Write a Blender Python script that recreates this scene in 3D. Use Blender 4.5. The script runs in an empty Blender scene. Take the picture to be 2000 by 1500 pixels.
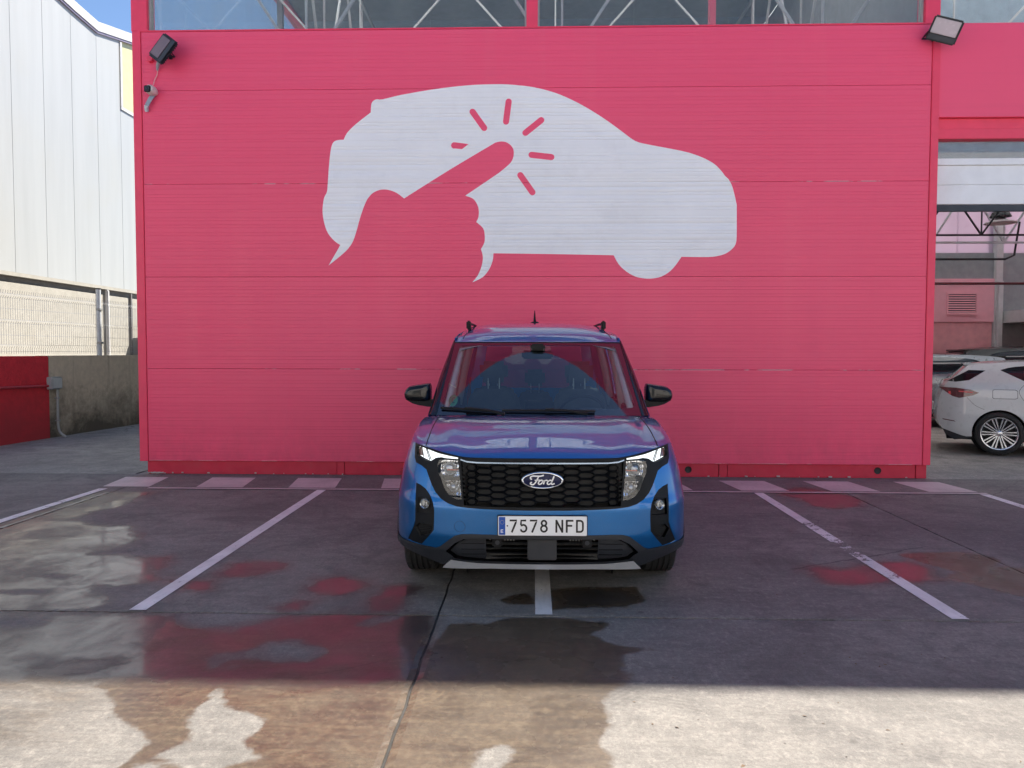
import bpy, bmesh, math, random
import numpy as np
from mathutils import Vector, Matrix
from mathutils.geometry import tessellate_polygon
random.seed(7); rng = np.random.default_rng(7)
S = bpy.context.scene
COL = S.collection
R = math.radians
# ---------------------------------------------------------------- camera, sky, sun, exposure
cam_d = bpy.data.cameras.new('camera'); cam = bpy.data.objects.new('camera', cam_d); COL.objects.link(cam)
cam_d.sensor_width = 36; cam_d.lens = 36*1480/2000; cam_d.clip_end = 2000; cam_d.clip_start = .05
cam.matrix_world = Matrix.Translation((0,0,1.53)) @ Matrix.Rotation(R(1.587),4,'Z') @ Matrix.Rotation(R(90-2.4),4,'X') @ Matrix.Rotation(R(.1),4,'Z')
S.camera = cam
SUN_EL, SUN_AZ = 51.9, 43.8          # azimuth: to the right of the building's back
W = bpy.data.worlds.new('World'); S.world = W; W.use_nodes = True
nt = W.node_tree; bg = nt.nodes['Background']; sky = nt.nodes.new('ShaderNodeTexSky')
sky.sky_type = 'NISHITA'; sky.sun_disc = False; sky.sun_elevation = R(SUN_EL); sky.sun_rotation = R(SUN_AZ)
sky.air_density = 1.0; sky.dust_density = .15; sky.ozone_density = 3.0; sky.altitude = 1500
nt.links.new(sky.outputs[0], bg.inputs[0]); bg.inputs[1].default_value = .078
sd = bpy.data.lights.new('sun', 'SUN'); sun = bpy.data.objects.new('sun', sd); COL.objects.link(sun)
sd.energy = 5.0; sd.angle = R(.55); sd.color = (1,.93,.83)
sv = Vector((math.sin(R(SUN_AZ))*math.cos(R(SUN_EL)), math.cos(R(SUN_AZ))*math.cos(R(SUN_EL)), math.sin(R(SUN_EL))))
sun.rotation_euler = sv.to_track_quat('Z','Y').to_euler(); sun.location = (20,30,40)
vs = S.view_settings; vs.view_transform = 'Standard'; vs.look = 'None'; vs.gamma = 1; vs.use_curve_mapping = False
vs.exposure = 1.42
S.render.engine = 'CYCLES'
cy = S.cycles; cy.max_bounces = 10; cy.diffuse_bounces = 4; cy.glossy_bounces = 5; cy.transmission_bounces = 6; cy.transparent_max_bounces = 16
cy.caustics_reflective = False; cy.caustics_refractive = False
try: cy.use_denoising = True
except Exception: pass

# ---------------------------------------------------------------- materials
def new_mat(name):
    m = bpy.data.materials.new(name); m.use_nodes = True
    n = m.node_tree; return m, n, n.nodes['Principled BSDF']
def node(n, t, **kw):
    x = n.nodes.new(t)
    for k, v in kw.items():
        if hasattr(x, k): setattr(x, k, v)
        else: x.inputs[k].default_value = v
    return x
def L(n, a, b): n.links.new(a, b)
def math_(n, op, a, b=None, c=None, clamp=False):
    x = n.nodes.new('ShaderNodeMath'); x.operation = op; x.use_clamp = clamp
    for i, v in enumerate((a, b, c)):
        if v is None: continue
        if isinstance(v, (int, float)): x.inputs[i].default_value = v
        else: n.links.new(v, x.inputs[i])
    return x.outputs[0]
def mixc(n, f, a, b, bt='MIX'):
    x = n.nodes.new('ShaderNodeMix'); x.data_type = 'RGBA'; x.blend_type = bt
    for s, v in ((x.inputs[0], f), (x.inputs[6], a), (x.inputs[7], b)):
        if isinstance(v, (int, float)): s.default_value = v
        elif isinstance(v, tuple): s.default_value = (*v, 1)
        else: n.links.new(v, s)
    return x.outputs[2]
def noise(n, scale, detail=3, vec=None, rough=.5, dist=0):
    x = n.nodes.new('ShaderNodeTexNoise'); x.inputs['Scale'].default_value = scale; x.inputs['Detail'].default_value = detail
    x.inputs['Roughness'].default_value = rough; x.inputs['Distortion'].default_value = dist
    if vec is not None: n.links.new(vec, x.inputs['Vector'])
    return x.outputs[0]
def pos(n, sc=(1,1,1)):
    g = n.nodes.new('ShaderNodeNewGeometry'); m = n.nodes.new('ShaderNodeMapping'); m.inputs['Scale'].default_value = sc
    n.links.new(g.outputs['Position'], m.inputs['Vector']); return m.outputs[0]
def ramp(n, v, a, b, lo=0., hi=1.):
    x = n.nodes.new('ShaderNodeMapRange'); x.inputs[1].default_value = a; x.inputs[2].default_value = b
    x.inputs[3].default_value = lo; x.inputs[4].default_value = hi; n.links.new(v, x.inputs[0]); return x.outputs[0]
def bump(n, h, strength=.3, dist=.01, nrm=None):
    b = n.nodes.new('ShaderNodeBump'); b.inputs['Strength'].default_value = strength; b.inputs['Distance'].default_value = dist
    n.links.new(h, b.inputs['Height'])
    if nrm is not None: n.links.new(nrm, b.inputs['Normal'])
    return b.outputs[0]
def mat(name, col, rough=.5, metal=0., coat=0., var=.08, vscale=6., bmp=0., bscale=60., emit=0., spec=.5, dirt=None):
    """principled surface with a little procedural colour and gloss variation"""
    m, n, p = new_mat(name); P = pos(n)
    f = noise(n, vscale, 4, P)
    c = mixc(n, ramp(n, f, .3, .7), tuple(x*(1-var) for x in col), tuple(min(1, x*(1+var)) for x in col))
    if dirt:
        d = noise(n, dirt[1], 6, P, .65); c = mixc(n, ramp(n, d, .52, .75, 0, dirt[2]), c, dirt[0])
    L(n, c, p.inputs['Base Color'])
    L(n, ramp(n, noise(n, vscale*2.3, 3, P), .3, .7, max(.02, rough*.85), min(1, rough*1.15)), p.inputs['Roughness'])
    p.inputs['Metallic'].default_value = metal; p.inputs['Specular IOR Level'].default_value = spec
    if coat: p.inputs['Coat Weight'].default_value = coat; p.inputs['Coat Roughness'].default_value = .03
    if bmp: L(n, bump(n, noise(n, bscale, 4, P), bmp, .002), p.inputs['Normal'])
    if emit: L(n, c, p.inputs['Emission Color']); p.inputs['Emission Strength'].default_value = emit
    return m
def glass_mat(name, tint=(.9,.95,.95), rough=.0, ior=1.5, dirt=0., dcol=(.5,.5,.5), k=1.9):
    """thin pane: fresnel mix of a tinted see-through and a mirror, with a film of dust"""
    m = bpy.data.materials.new(name); m.use_nodes = True; n = m.node_tree; n.nodes.clear()
    o = n.nodes.new('ShaderNodeOutputMaterial'); tr = n.nodes.new('ShaderNodeBsdfTransparent'); tr.inputs[0].default_value = (*tint,1)
    gl = n.nodes.new('ShaderNodeBsdfGlossy'); gl.inputs['Roughness'].default_value = rough
    fr = n.nodes.new('ShaderNodeFresnel'); gm = n.nodes.new('ShaderNodeNewGeometry')
    L(n, math_(n, 'ADD', math_(n, 'MULTIPLY', gm.outputs['Backfacing'], 1/ior-ior), ior), fr.inputs[0])
    f = math_(n, 'MULTIPLY', fr.outputs[0], k, clamp=True)
    mx = n.nodes.new('ShaderNodeMixShader'); L(n, f, mx.inputs[0]); L(n, tr.outputs[0], mx.inputs[1]); L(n, gl.outputs[0], mx.inputs[2])
    out = mx.outputs[0]
    if dirt:
        df = n.nodes.new('ShaderNodeBsdfDiffuse'); df.inputs[0].default_value = (*dcol,1)
        d = noise(n, 1.6, 6, pos(n, (1,1,.35)), .7)
        m2 = n.nodes.new('ShaderNodeMixShader'); L(n, ramp(n, d, .3, .75, dirt*.35, dirt), m2.inputs[0]); L(n, out, m2.inputs[1]); L(n, df.outputs[0], m2.inputs[2]); out = m2.outputs[0]
    L(n, out, o.inputs[0]); return m

# ---------------------------------------------------------------- mesh helpers
class MB:
    def __init__(s): s.v = []; s.f = []; s.mi = []
    def add(s, v, f, mi=0):
        b = len(s.v); s.v += [tuple(p) for p in v]; s.f += [tuple(i+b for i in q) for q in f]; s.mi += [mi]*len(f); return s
    def box(s, x0, x1, y0, y1, z0, z1, mi=0):
        v = [(x,y,z) for z in (z0,z1) for y in (y0,y1) for x in (x0,x1)]
        return s.add(v, [(0,2,3,1),(4,5,7,6),(0,1,5,4),(2,6,7,3),(0,4,6,2),(1,3,7,5)], mi)
    def prism(s, pts, f0, f1, mi=0):
        """pts 2-D; f0 / f1 map a 2-D point to the two 3-D caps"""
        n = len(pts); v = [f0(*p) for p in pts] + [f1(*p) for p in pts]
        tris = tessellate_polygon([[Vector((a,b,0)) for a,b in pts]])
        f = [tuple(t) for t in tris] + [tuple(n+i for i in reversed(t)) for t in tris] + [(i,(i+1)%n,n+(i+1)%n,n+i) for i in range(n)]
        return s.add(v, f, mi)
    def tube(s, path, r, n=8, mi=0, cap=True, closed=False, flat=1.):
        P = [Vector(p) for p in path]; m = len(P); v = []
        rr = r if isinstance(r, (list, tuple)) else [r]*m
        ref = None
        for i, p in enumerate(P):
            if closed: t = P[(i+1)%m]-P[i-1]
            else: t = P[min(i+1,m-1)]-P[max(i-1,0)]
            t.normalize()
            if ref is None: ref = Vector((0,0,1)) if abs(t.z) < .9 else Vector((1,0,0))
            a = t.cross(ref).normalized(); b = a.cross(t).normalized(); ref = b
            for k in range(n):
                an = 2*math.pi*(k+.5)/n
                v.append(p + a*math.cos(an)*rr[i] + b*math.sin(an)*rr[i]*flat)
        f = []
        for i in range(m if closed else m-1):
            j = (i+1)%m
            for k in range(n): f.append((i*n+k, i*n+(k+1)%n, j*n+(k+1)%n, j*n+k))
        if cap and not closed: f += [tuple(reversed(range(n))), tuple((m-1)*n+k for k in range(n))]
        return s.add(v, f, mi)
    def lathe(s, prof, c=(0,0,0), ax='x', n=32, mi=0, closed=False, a0=0, a1=2*math.pi):
        """prof: (r, h) pairs about axis ax"""
        full = abs(a1-a0-2*math.pi) < 1e-6; m = len(prof); v = []; na = n if full else n+1
        for i in range(na):
            a = a0+(a1-a0)*i/n; ca, sa = math.cos(a), math.sin(a)
            for r, h in prof:
                q = {'x':(h, r*ca, r*sa), 'y':(r*ca, h, r*sa), 'z':(r*ca, r*sa, h)}[ax]
                v.append((c[0]+q[0], c[1]+q[1], c[2]+q[2]))
        f = []
        for i in range(n):
            j = (i+1) % na
            for k in range(m if closed else m-1):
                k2 = (k+1) % m; f.append((i*m+k, i*m+k2, j*m+k2, j*m+k))
        return s.add(v, f, mi)
    def grid(s, fn, nu, nv, mi=0, u0=0, u1=1, v0=0, v1=1):
        v = [fn(u0+(u1-u0)*i/nu, v0+(v1-v0)*j/nv) for j in range(nv+1) for i in range(nu+1)]
        f = [(j*(nu+1)+i, j*(nu+1)+i+1, (j+1)*(nu+1)+i+1, (j+1)*(nu+1)+i) for j in range(nv) for i in range(nu)]
        return s.add(v, f, mi)
    def mesh(s, name, mats, smooth=None, bevel=0, fix=True):
        me = bpy.data.meshes.new(name); me.from_pydata([tuple(p) for p in s.v], [], s.f)
        for m in (mats if isinstance(mats, (list, tuple)) else [mats]): me.materials.append(m)
        if any(s.mi): me.polygons.foreach_set('material_index', s.mi)
        if fix or bevel:
            bm = bmesh.new(); bm.from_mesh(me)
            if fix: bmesh.ops.recalc_face_normals(bm, faces=bm.faces)
            if bevel:
                es = [e for e in bm.edges if len(e.link_faces) == 2 and e.calc_face_angle(0) > .6]
                bmesh.ops.bevel(bm, geom=es, offset=bevel, segments=2, affect='EDGES', clamp_overlap=True)
            bm.to_mesh(me); bm.free()
        if smooth is not None:
            me.polygons.foreach_set('use_smooth', [True]*len(me.polygons))
            if smooth < 180: me.set_sharp_from_angle(angle=R(smooth))
        me.update(); return me
    def build(s, name, mats, parent=None, smooth=None, bevel=0, fix=True, **kw):
        return link(name, s.mesh(name, mats, smooth, bevel, fix), parent, **kw)
def link(name, data, parent=None, loc=None, rot=None, label=None, cat=None, group=None, kind=None):
    o = bpy.data.objects.new(name, data); COL.objects.link(o)
    if parent is not None: o.parent = parent
    if loc is not None: o.location = loc
    if rot is not None: o.rotation_euler = rot
    if label: o['label'] = label
    if cat: o['category'] = cat
    if group: o['group'] = group
    if kind: o['kind'] = kind
    return o
def thing(name, label, cat, loc=(0,0,0), rz=0, group=None, kind=None):
    return link(name, None, None, loc, (0,0,rz), label, cat, group, kind)
def copy_tree(o, parent=None):
    c = o.copy(); COL.objects.link(c); c.parent = parent
    for ch in o.children: copy_tree(ch, c)
    return c
def densify(poly, d):
    out = []
    for i, p in enumerate(poly):
        q = poly[(i+1) % len(poly)]; k = max(1, int(math.hypot(q[0]-p[0], q[1]-p[1])/d+.5))
        out += [(p[0]+(q[0]-p[0])*j/k, p[1]+(q[1]-p[1])*j/k) for j in range(k)]
    return out
def mirror(half):      # half outline from the centre line out and back to it
    return list(half) + [(-a, b) for a, b in reversed(half)]
def spline(pts, corners=(), sub=4, closed=True):
    out = []; n = len(pts)
    for i in range(n if closed else n-1):
        p1, p2 = pts[i], pts[(i+1)%n]
        p0 = p1 if (i in corners or (not closed and i == 0)) else pts[i-1]
        p3 = p2 if ((i+1)%n in corners or (not closed and i == n-2)) else pts[(i+2)%n]
        for k in range(sub):
            t = k/sub
            out.append(tuple(.5*(2*a1+(a2-a0)*t+(2*a0-5*a1+4*a2-a3)*t*t+(-a0+3*a1-3*a2+a3)*t**3) for a0,a1,a2,a3 in zip(p0,p1,p2,p3)))
    if not closed: out.append(tuple(pts[-1]))
    return out
def skin(name, poly, fmap, mats, parent=None, holes=(), step=(.05,.05), thick=.004, back=(0,1,0), dom=None, dens=.02, cutsx=None, cutsy=None, **kw):
    """polygon (with holes) cut on a grid, laid on the surface fmap and given an edge of real thickness"""
    loops = [densify(l, dens) for l in [poly, *holes]]
    if dom: loops = [[dom(*p) for p in l] for l in loops]
    flat = [p for l in loops for p in l]
    tris = tessellate_polygon([[Vector((a,b,0)) for a,b in l] for l in loops])
    bm = bmesh.new(); vs_ = [bm.verts.new((a,b,0)) for a,b in flat]
    for t in tris:
        try: bm.faces.new([vs_[i] for i in t])
        except ValueError: pass
    xs = [p[0] for p in flat]; ys = [p[1] for p in flat]
    cx = cutsx if cutsx is not None else np.arange(min(xs)+step[0]*.5, max(xs), step[0])
    cyy = cutsy if cutsy is not None else np.arange(min(ys)+step[1]*.5, max(ys), step[1])
    for c, no in [((c,0,0),(1,0,0)) for c in cx]+[((0,c,0),(0,1,0)) for c in cyy]:
        bmesh.ops.bisect_plane(bm, geom=bm.verts[:]+bm.edges[:]+bm.faces[:], plane_co=c, plane_no=no, dist=1e-6)
    for f in bm.faces: f.normal_update()
    e = 1e-4; nr = {}
    bv = Vector(back)
    bm.verts.index_update()
    P2 = [(v.co.x, v.co.y) for v in bm.verts]
    for i, (a, b) in enumerate(P2):
        p = Vector(fmap(a,b)); du = Vector(fmap(a+e,b))-Vector(fmap(a-e,b)); dv = Vector(fmap(a,b+e))-Vector(fmap(a,b-e))
        nn = du.cross(dv)
        if nn.length < 1e-16: nn = -bv.copy()
        nn.normalize()
        if nn.dot(bv) > 0: nn.negate()
        nr[i] = nn
    faces = [[v.index for v in f.verts] for f in bm.faces]
    bedge = [(e_.verts[0].index, e_.verts[1].index) for e_ in bm.edges if len(e_.link_faces) == 1]
    bm.free()
    V = [Vector(fmap(a,b)) for a,b in P2]; N = [nr[i] for i in range(len(V))]
    F = []
    for f in faces:
        a, b, c = V[f[0]], V[f[1]], V[f[2]]
        gn = (b-a).cross(c-a)
        F.append(tuple(f) if gn.dot(N[f[0]]) >= 0 else tuple(reversed(f)))
    if thick:
        rim = {}
        for a, b in bedge:
            for i in (a, b):
                if i not in rim:
                    rim[i] = (len(V), len(V)+1); V.append(V[i].copy()); V.append(V[i]-N[i]*thick)
                    N += [N[i].copy(), N[i].copy()]
            F.append((rim[a][0], rim[b][0], rim[b][1], rim[a][1]))
    me = bpy.data.meshes.new(name); me.from_pydata([tuple(p) for p in V], [], F)
    for m in (mats if isinstance(mats, (list, tuple)) else [mats]): me.materials.append(m)
    me.polygons.foreach_set('use_smooth', [i < len(faces) for i in range(len(F))])
    me.normals_split_custom_set_from_vertices([tuple(x) for x in N])
    me.update()
    return link(name, me, parent, **kw)
def stroke_poly(pts, w):
    """outline of a flat pen stroke of width w along pts"""
    P = [Vector((a,b)) for a,b in pts]; l, r = [], []
    for i, p in enumerate(P):
        t = (P[min(i+1,len(P)-1)]-P[max(i-1,0)]).normalized(); nrm = Vector((-t.y, t.x))
        ww = w[i] if isinstance(w, (list,tuple)) else w
        l.append(tuple(p+nrm*ww/2)); r.append(tuple(p-nrm*ww/2))
    return l, r
def add_stroke(mb, pts, w, f, mi=0, closed=False):
    """ribbon in the plane given by f(a, b) -> 3-D"""
    if closed: pts = list(pts)+[pts[0], pts[1]]
    l, r = stroke_poly(pts, w)
    n = len(l); v = [f(*p) for p in l]+[f(*p) for p in r]
    mb.add(v, [(i,i+1,n+i+1,n+i) for i in range(n-1)], mi)
def arc(cx, cy_, rx, ry, a0, a1, n=10):
    return [(cx+rx*math.cos(R(a0+(a1-a0)*i/n)), cy_+ry*math.sin(R(a0+(a1-a0)*i/n))) for i in range(n+1)]
def interp(x, tab): return float(np.interp(x, [t[0] for t in tab], [t[1] for t in tab]))
# ================================================================ THE SETTING
# ---------------------------------------------------------------- concrete with wet stains
WET = [[(-1.99,3.35),(-1.98,3.64),(-2.06,4.18),(-1.73,4.02),(-1.47,4.09),(-1.24,4.29),(-0.84,4.34),(-0.6,4.32),(-0.55,4.11),(-0.53,3.86),(-0.47,4.19),(-0.29,4.21),(-0.06,4.32),(0.24,4.29),(0.44,4.26),(0.33,4.06),(0.43,3.9),(0.66,3.86),(0.46,3.81),(0.44,3.69),(0.43,3.6),(0.48,3.56),(0.44,3.48),(0.36,3.38),(0.32,3.26),(0.34,3.13),(0.32,3.0),(0.28,2.9),(0.31,2.81),(0.29,2.67),(0.19,2.43),(-1.57,2.38),(-1.52,2.68),(-1.48,2.87),(-1.72,3.07)],[(0.12,4.83),(0.27,4.91),(0.54,4.91),(0.67,4.89),(0.7,4.65),(0.57,4.52),(0.37,4.49),(0.11,4.46)],[(-0.21,4.62),(-0.13,4.74),(-0.02,4.78),(0.01,4.66),(0.01,4.55),(-0.15,4.56)],[(2.78,5.78),(3.08,5.87),(3.4,5.86),(3.46,5.63),(3.33,5.49),(3.51,5.41),(3.11,4.79),(2.95,4.96),(2.81,5.19),(2.95,5.34),(2.84,5.55)]]
WETI = [[(-1.43,3.34),(-1.36,3.25),(-1.33,3.19),(-1.26,3.16),(-1.19,3.12),(-1.1,3.03),(-1.11,2.94),(-1.13,2.89),(-1.06,2.8),(-1.0,2.74),(-1.14,2.72),(-1.12,2.68),(-1.25,2.69),(-1.42,2.77),(-1.4,2.82),(-1.36,2.87),(-1.4,2.97),(-1.41,3.06),(-1.42,3.11),(-1.44,3.29)],[(-0.24,2.72),(-0.2,2.82),(-0.16,2.86),(-0.11,2.88),(-0.08,2.85),(-0.09,2.78),(-0.1,2.71),(-0.1,2.66),(-0.26,2.66)],[(-1.46,2.7),(-1.43,2.72),(-1.38,2.69),(-1.44,2.64)]]
WAT = [[(-2.13,5.12),(-2.15,5.33),(-2.02,5.4),(-1.87,5.39),(-1.78,5.35),(-1.79,5.21),(-1.91,5.08),(-2.06,5.06)],[(-1.46,4.88),(-1.44,4.99),(-1.31,5.03),(-1.17,5.0),(-1.09,4.89),(-1.12,4.78),(-1.22,4.69),(-1.33,4.68),(-1.4,4.75)],[(-0.99,4.62),(-0.91,4.83),(-0.8,4.88),(-0.71,4.84),(-0.78,4.66),(-0.84,4.43),(-0.92,4.41)],[(-2.28,4.88),(-2.25,4.96),(-2.13,4.93),(-2.08,4.79),(-2.15,4.74),(-2.23,4.77)],[(-2.86,5.47),(-2.72,5.51),(-2.62,5.31),(-2.64,5.2),(-2.77,5.31)],[(-1.5,4.44),(-1.44,4.54),(-1.36,4.56),(-1.38,4.43),(-1.44,4.38)],[(-3.97,4.25),(-3.1,4.27),(-2.6,4.28),(-2.24,4.29),(-2.14,4.24),(-1.96,4.11),(-1.81,4.05),(-1.67,4.07),(-1.56,4.14),(-1.42,4.27),(-1.13,4.34),(-0.6,4.34),(-0.55,4.09),(-0.59,3.94),(-0.51,3.77),(-0.51,3.52),(-0.7,3.42),(-1.07,3.34),(-1.57,3.37),(-1.88,3.48),(-2.17,3.4),(-3.13,3.34)],[(-4.84,8.08),(-4.34,8.1),(-4.17,8.04),(-4.09,7.31),(-4.21,7.06),(-4.22,6.74),(-3.84,6.5),(-3.56,6.47),(-3.42,6.28),(-3.26,6.1),(-3.23,5.89),(-3.3,5.67),(-3.38,5.57),(-3.24,5.55),(-2.95,5.5),(-2.81,5.42),(-2.65,5.1),(-2.39,4.92),(-2.57,4.94),(-2.7,4.82),(-2.89,4.86),(-2.82,4.64),(-2.64,4.56),(-2.62,4.48),(-2.65,4.35),(-3.15,4.33),(-4.27,4.3),(-6.3,6.37),(-4.7,6.51),(-4.76,7.34)],[(1.95,5.33),(2.1,5.43),(2.16,5.34),(2.32,5.4),(2.51,5.53),(2.76,5.55),(2.83,5.39),(2.73,5.14),(2.54,5.09),(2.41,5.12),(2.22,5.02),(2.0,5.03),(1.97,5.16)],[(2.62,8.42),(3.08,8.6),(3.32,8.32),(3.4,7.91),(3.22,7.58),(2.98,7.5),(2.82,7.6),(2.82,8.0),(2.68,8.24)],[(0.2,4.79),(0.4,4.86),(0.6,4.8),(0.63,4.65),(0.44,4.54),(0.19,4.56)]]
WATI = [[(-1.63,3.67),(-1.62,3.76),(-1.53,3.78),(-1.44,3.81),(-1.43,3.91),(-1.26,3.96),(-1.09,3.87),(-1.05,3.77),(-1.12,3.65),(-1.23,3.62),(-1.35,3.67),(-1.45,3.7),(-1.52,3.66),(-1.55,3.58)],[(-1.49,3.55),(-1.46,3.6),(-1.42,3.59),(-1.45,3.54)],[(-3.46,4.25),(-3.1,4.26),(-2.76,4.27),(-2.72,4.12),(-2.78,4.04),(-2.92,4.02),(-3.27,4.01)],[(-3.34,5.03),(-3.32,5.08),(-3.13,5.06),(-3.08,4.99),(-3.15,4.95),(-3.27,4.96)],[(-3.58,4.74),(-3.43,4.73),(-3.3,4.75),(-3.1,4.72),(-3.05,4.65),(-3.21,4.62),(-3.35,4.62),(-3.48,4.62)],[(-0.99,4.16),(-0.95,4.25),(-0.84,4.36),(-0.76,4.35),(-0.81,4.22),(-0.9,4.15)],[(-2.42,3.53),(-2.29,3.66),(-2.06,3.66),(-1.98,3.6),(-2.13,3.49),(-2.3,3.44)]]

def sdf(P, poly):
    a = np.array(poly); b = np.roll(a, -1, 0); d = np.full(len(P), 1e9); ins = np.zeros(len(P), bool)
    for p, q in zip(a, b):
        e = q-p; w = P-p; t = np.clip((w@e)/(e@e+1e-12), 0, 1); d = np.minimum(d, np.hypot(*(w-t[:,None]*e).T))
        c = ((p[1] > P[:,1]) != (q[1] > P[:,1])); xx = p[0]+(P[:,1]-p[1])*(q[0]-p[0])/(q[1]-p[1]+1e-12)
        ins ^= c & (P[:,0] < xx)
    return np.where(ins, d, -d)
def field(P, add, sub):
    f = np.full(len(P), -1.)
    for p in add: f = np.maximum(f, sdf(P, p))
    for p in sub: f = np.minimum(f, -sdf(P, p))
    return np.clip(f, -.5, .5)
def math_vec(n, v, f, k):
    x = n.nodes.new('ShaderNodeVectorMath'); x.operation = 'MULTIPLY_ADD'; L(n, f, x.inputs[0]); x.inputs[1].default_value = (k,k*.7,0); L(n, v, x.inputs[2]); return x.outputs[0]
def concrete_mat(name, stains=True, tone=1.):
    m, n, p = new_mat(name); P = pos(n)
    big = noise(n, .55, 5, P, .6, .6); mid = noise(n, 2.6, 6, P, .62, .8); fine = noise(n, 55, 6, P, .78)
    streak = noise(n, 1, 5, pos(n, (3.0,26,1)), .65, .5); streak2 = noise(n, 1, 5, pos(n, (1.1,6,1)), .6, 1.2)
    grit = noise(n, 170, 3, P, .8)
    c = mixc(n, ramp(n, big, .35, .68), (.150*tone,.143*tone,.132*tone), (.270*tone,.252*tone,.222*tone))
    c = mixc(n, ramp(n, mid, .46, .66, 0, .75), c, (.098*tone,.093*tone,.088*tone))
    c = mixc(n, ramp(n, noise(n, 11, 7, P, .72, .4), .50, .68, 0, .5), c, (.09*tone,.084*tone,.078*tone))
    c = mixc(n, ramp(n, streak, .45, .72, 0, .26), c, (.36*tone,.335*tone,.29*tone))
    c = mixc(n, ramp(n, streak2, .46, .70, 0, .6), c, (.13*tone,.122*tone,.112*tone))
    c = mixc(n, ramp(n, fine, .42, .66, 0, .62), c, (.085*tone,.078*tone,.070*tone))
    c = mixc(n, ramp(n, noise(n, 28, 6, pos(n,(1,.7,1)), .8, .2), .50, .66, 0, .45), c, (.34*tone,.315*tone,.275*tone))
    c = mixc(n, ramp(n, noise(n, .9, 7, P, .74, 1.2), .52, .62, 0, .5), c, (.085*tone,.080*tone,.072*tone))
    c = mixc(n, ramp(n, grit, .58, .68, 0, .5), c, (.42*tone,.39*tone,.34*tone))
    # rubber marks swept by turning tyres, and a patch of tread prints in the damp
    sx = n.nodes.new('ShaderNodeSeparateXYZ'); L(n, P, sx.inputs[0])
    def rad(cx, cy): return math_(n, 'SQRT', math_(n, 'ADD', math_(n, 'POWER', math_(n, 'SUBTRACT', sx.outputs[0], cx), 2.), math_(n, 'POWER', math_(n, 'SUBTRACT', sx.outputs[1], cy), 2.)))
    for cx, cy, rr, wd, am in ((4.6,-.6,4.2,.09,.5),(4.6,-.6,5.75,.09,.4),(-5.5,1.0,3.9,.08,.45),(-1.2,-2.0,5.6,.1,.4),(1.9,9.9,4.4,.08,.4)):
        band = ramp(n, math_(n, 'ABSOLUTE', math_(n, 'SUBTRACT', rad(cx, cy), rr)), wd*.55, wd, 1, 0)
        band = math_(n, 'MULTIPLY', band, ramp(n, noise(n, 1.7, 5, P, .7), .47, .62, 0, am))
        rib = ramp(n, math_(n, 'SINE', math_(n, 'MULTIPLY', rad(cx, cy), 210.)), -.2, .4, .55, 1)
        c = mixc(n, math_(n, 'MULTIPLY', band, rib), c, (.06*tone,.056*tone,.052*tone))
    r0 = rad(-.57, 3.38); ring_ = ramp(n, math_(n, 'SINE', math_(n, 'MULTIPLY', r0, 190.)), .1, .8, 0, 1)
    msk = math_(n, 'MULTIPLY', ramp(n, r0, .15, .23, 1, 0), ramp(n, sx.outputs[0], -.55, -.50)); msk = math_(n, 'MULTIPLY', msk, ramp(n, noise(n, 14, 4, P), .4, .6))
    c = mixc(n, math_(n, 'MULTIPLY', ring_, msk), c, (.36,.33,.28))
    # hairline cracks
    vc = n.nodes.new('ShaderNodeTexVoronoi'); vc.feature = 'DISTANCE_TO_EDGE'; vc.inputs['Scale'].default_value = .42
    L(n, math_vec(n, P, noise(n, 1.6, 6, P, .7), 1.1), vc.inputs['Vector'])
    c = mixc(n, math_(n, 'MULTIPLY', ramp(n, vc.outputs['Distance'], .0006, .0022, 1, 0), ramp(n, big, .46, .56, 0, .75)), c, (.035,.032,.03))
    # oil drips and chewing-gum spots
    vo = n.nodes.new('ShaderNodeTexVoronoi'); vo.inputs['Scale'].default_value = 2.1; L(n, P, vo.inputs['Vector'])
    spot = ramp(n, math_(n, 'ADD', vo.outputs['Distance'], math_(n, 'MULTIPLY', mid, .04)), .045, .07, 1, 0)
    c = mixc(n, math_(n, 'MULTIPLY', spot, .6), c, (.06,.055,.05))
    if stains:
        def edge(attr, off, amp, w, shift=0):
            a = n.nodes.new('ShaderNodeAttribute'); a.attribute_name = attr
            v = math_(n, 'ADD', a.outputs['Fac'], math_(n, 'MULTIPLY', math_(n, 'SUBTRACT', noise(n, 5, 5, P, .62, .4), .5), amp))
            v = math_(n, 'ADD', v, math_(n, 'MULTIPLY', math_(n, 'SUBTRACT', noise(n, 40, 3, P), .5), amp*.12))
            return ramp(n, math_(n, 'ADD', v, shift), -w, w), v
        wet, vw = edge('sd_wet', 0, .16, .010); wat, vt = edge('sd_water', 0, .22, .03)
        left_ = math_(n, 'MULTIPLY', ramp(n, math_(n, 'ADD', sx.outputs[0], math_(n, 'MULTIPLY', mid, .8)), -1.75, -1.35, 1, 0), ramp(n, sx.outputs[1], 3.7, 4.1, 1, 0))
        wet = math_(n, 'MAXIMUM', wet, math_(n, 'MULTIPLY', left_, ramp(n, noise(n, 1.9, 6, pos(n,(1,1.8,1)), .68, .8), .38, .62, .12, .72)))
        halo = ramp(n, vt, -.12, .0)                       # damp margin round standing water
        wat = math_(n, 'MULTIPLY', wat, ramp(n, noise(n, 2.4, 6, P, .7, .7), .36, .60, .30, .95))
        tide = math_(n, 'MULTIPLY', ramp(n, math_(n, 'ABSOLUTE', vw), .0, .02, 1, 0), .35)
        c_w = mixc(n, 1., c, (.37,.275,.18), 'MULTIPLY')
        c_w = mixc(n, ramp(n, streak, .45, .7, 0, .35), c_w, (.10,.068,.036))
        c_w = mixc(n, ramp(n, math_(n, 'ADD', noise(n, 24, 6, P, .7), math_(n, 'MULTIPLY', streak, .35)), .66, .82, 0, .42), c_w, (.15,.115,.07))
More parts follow.
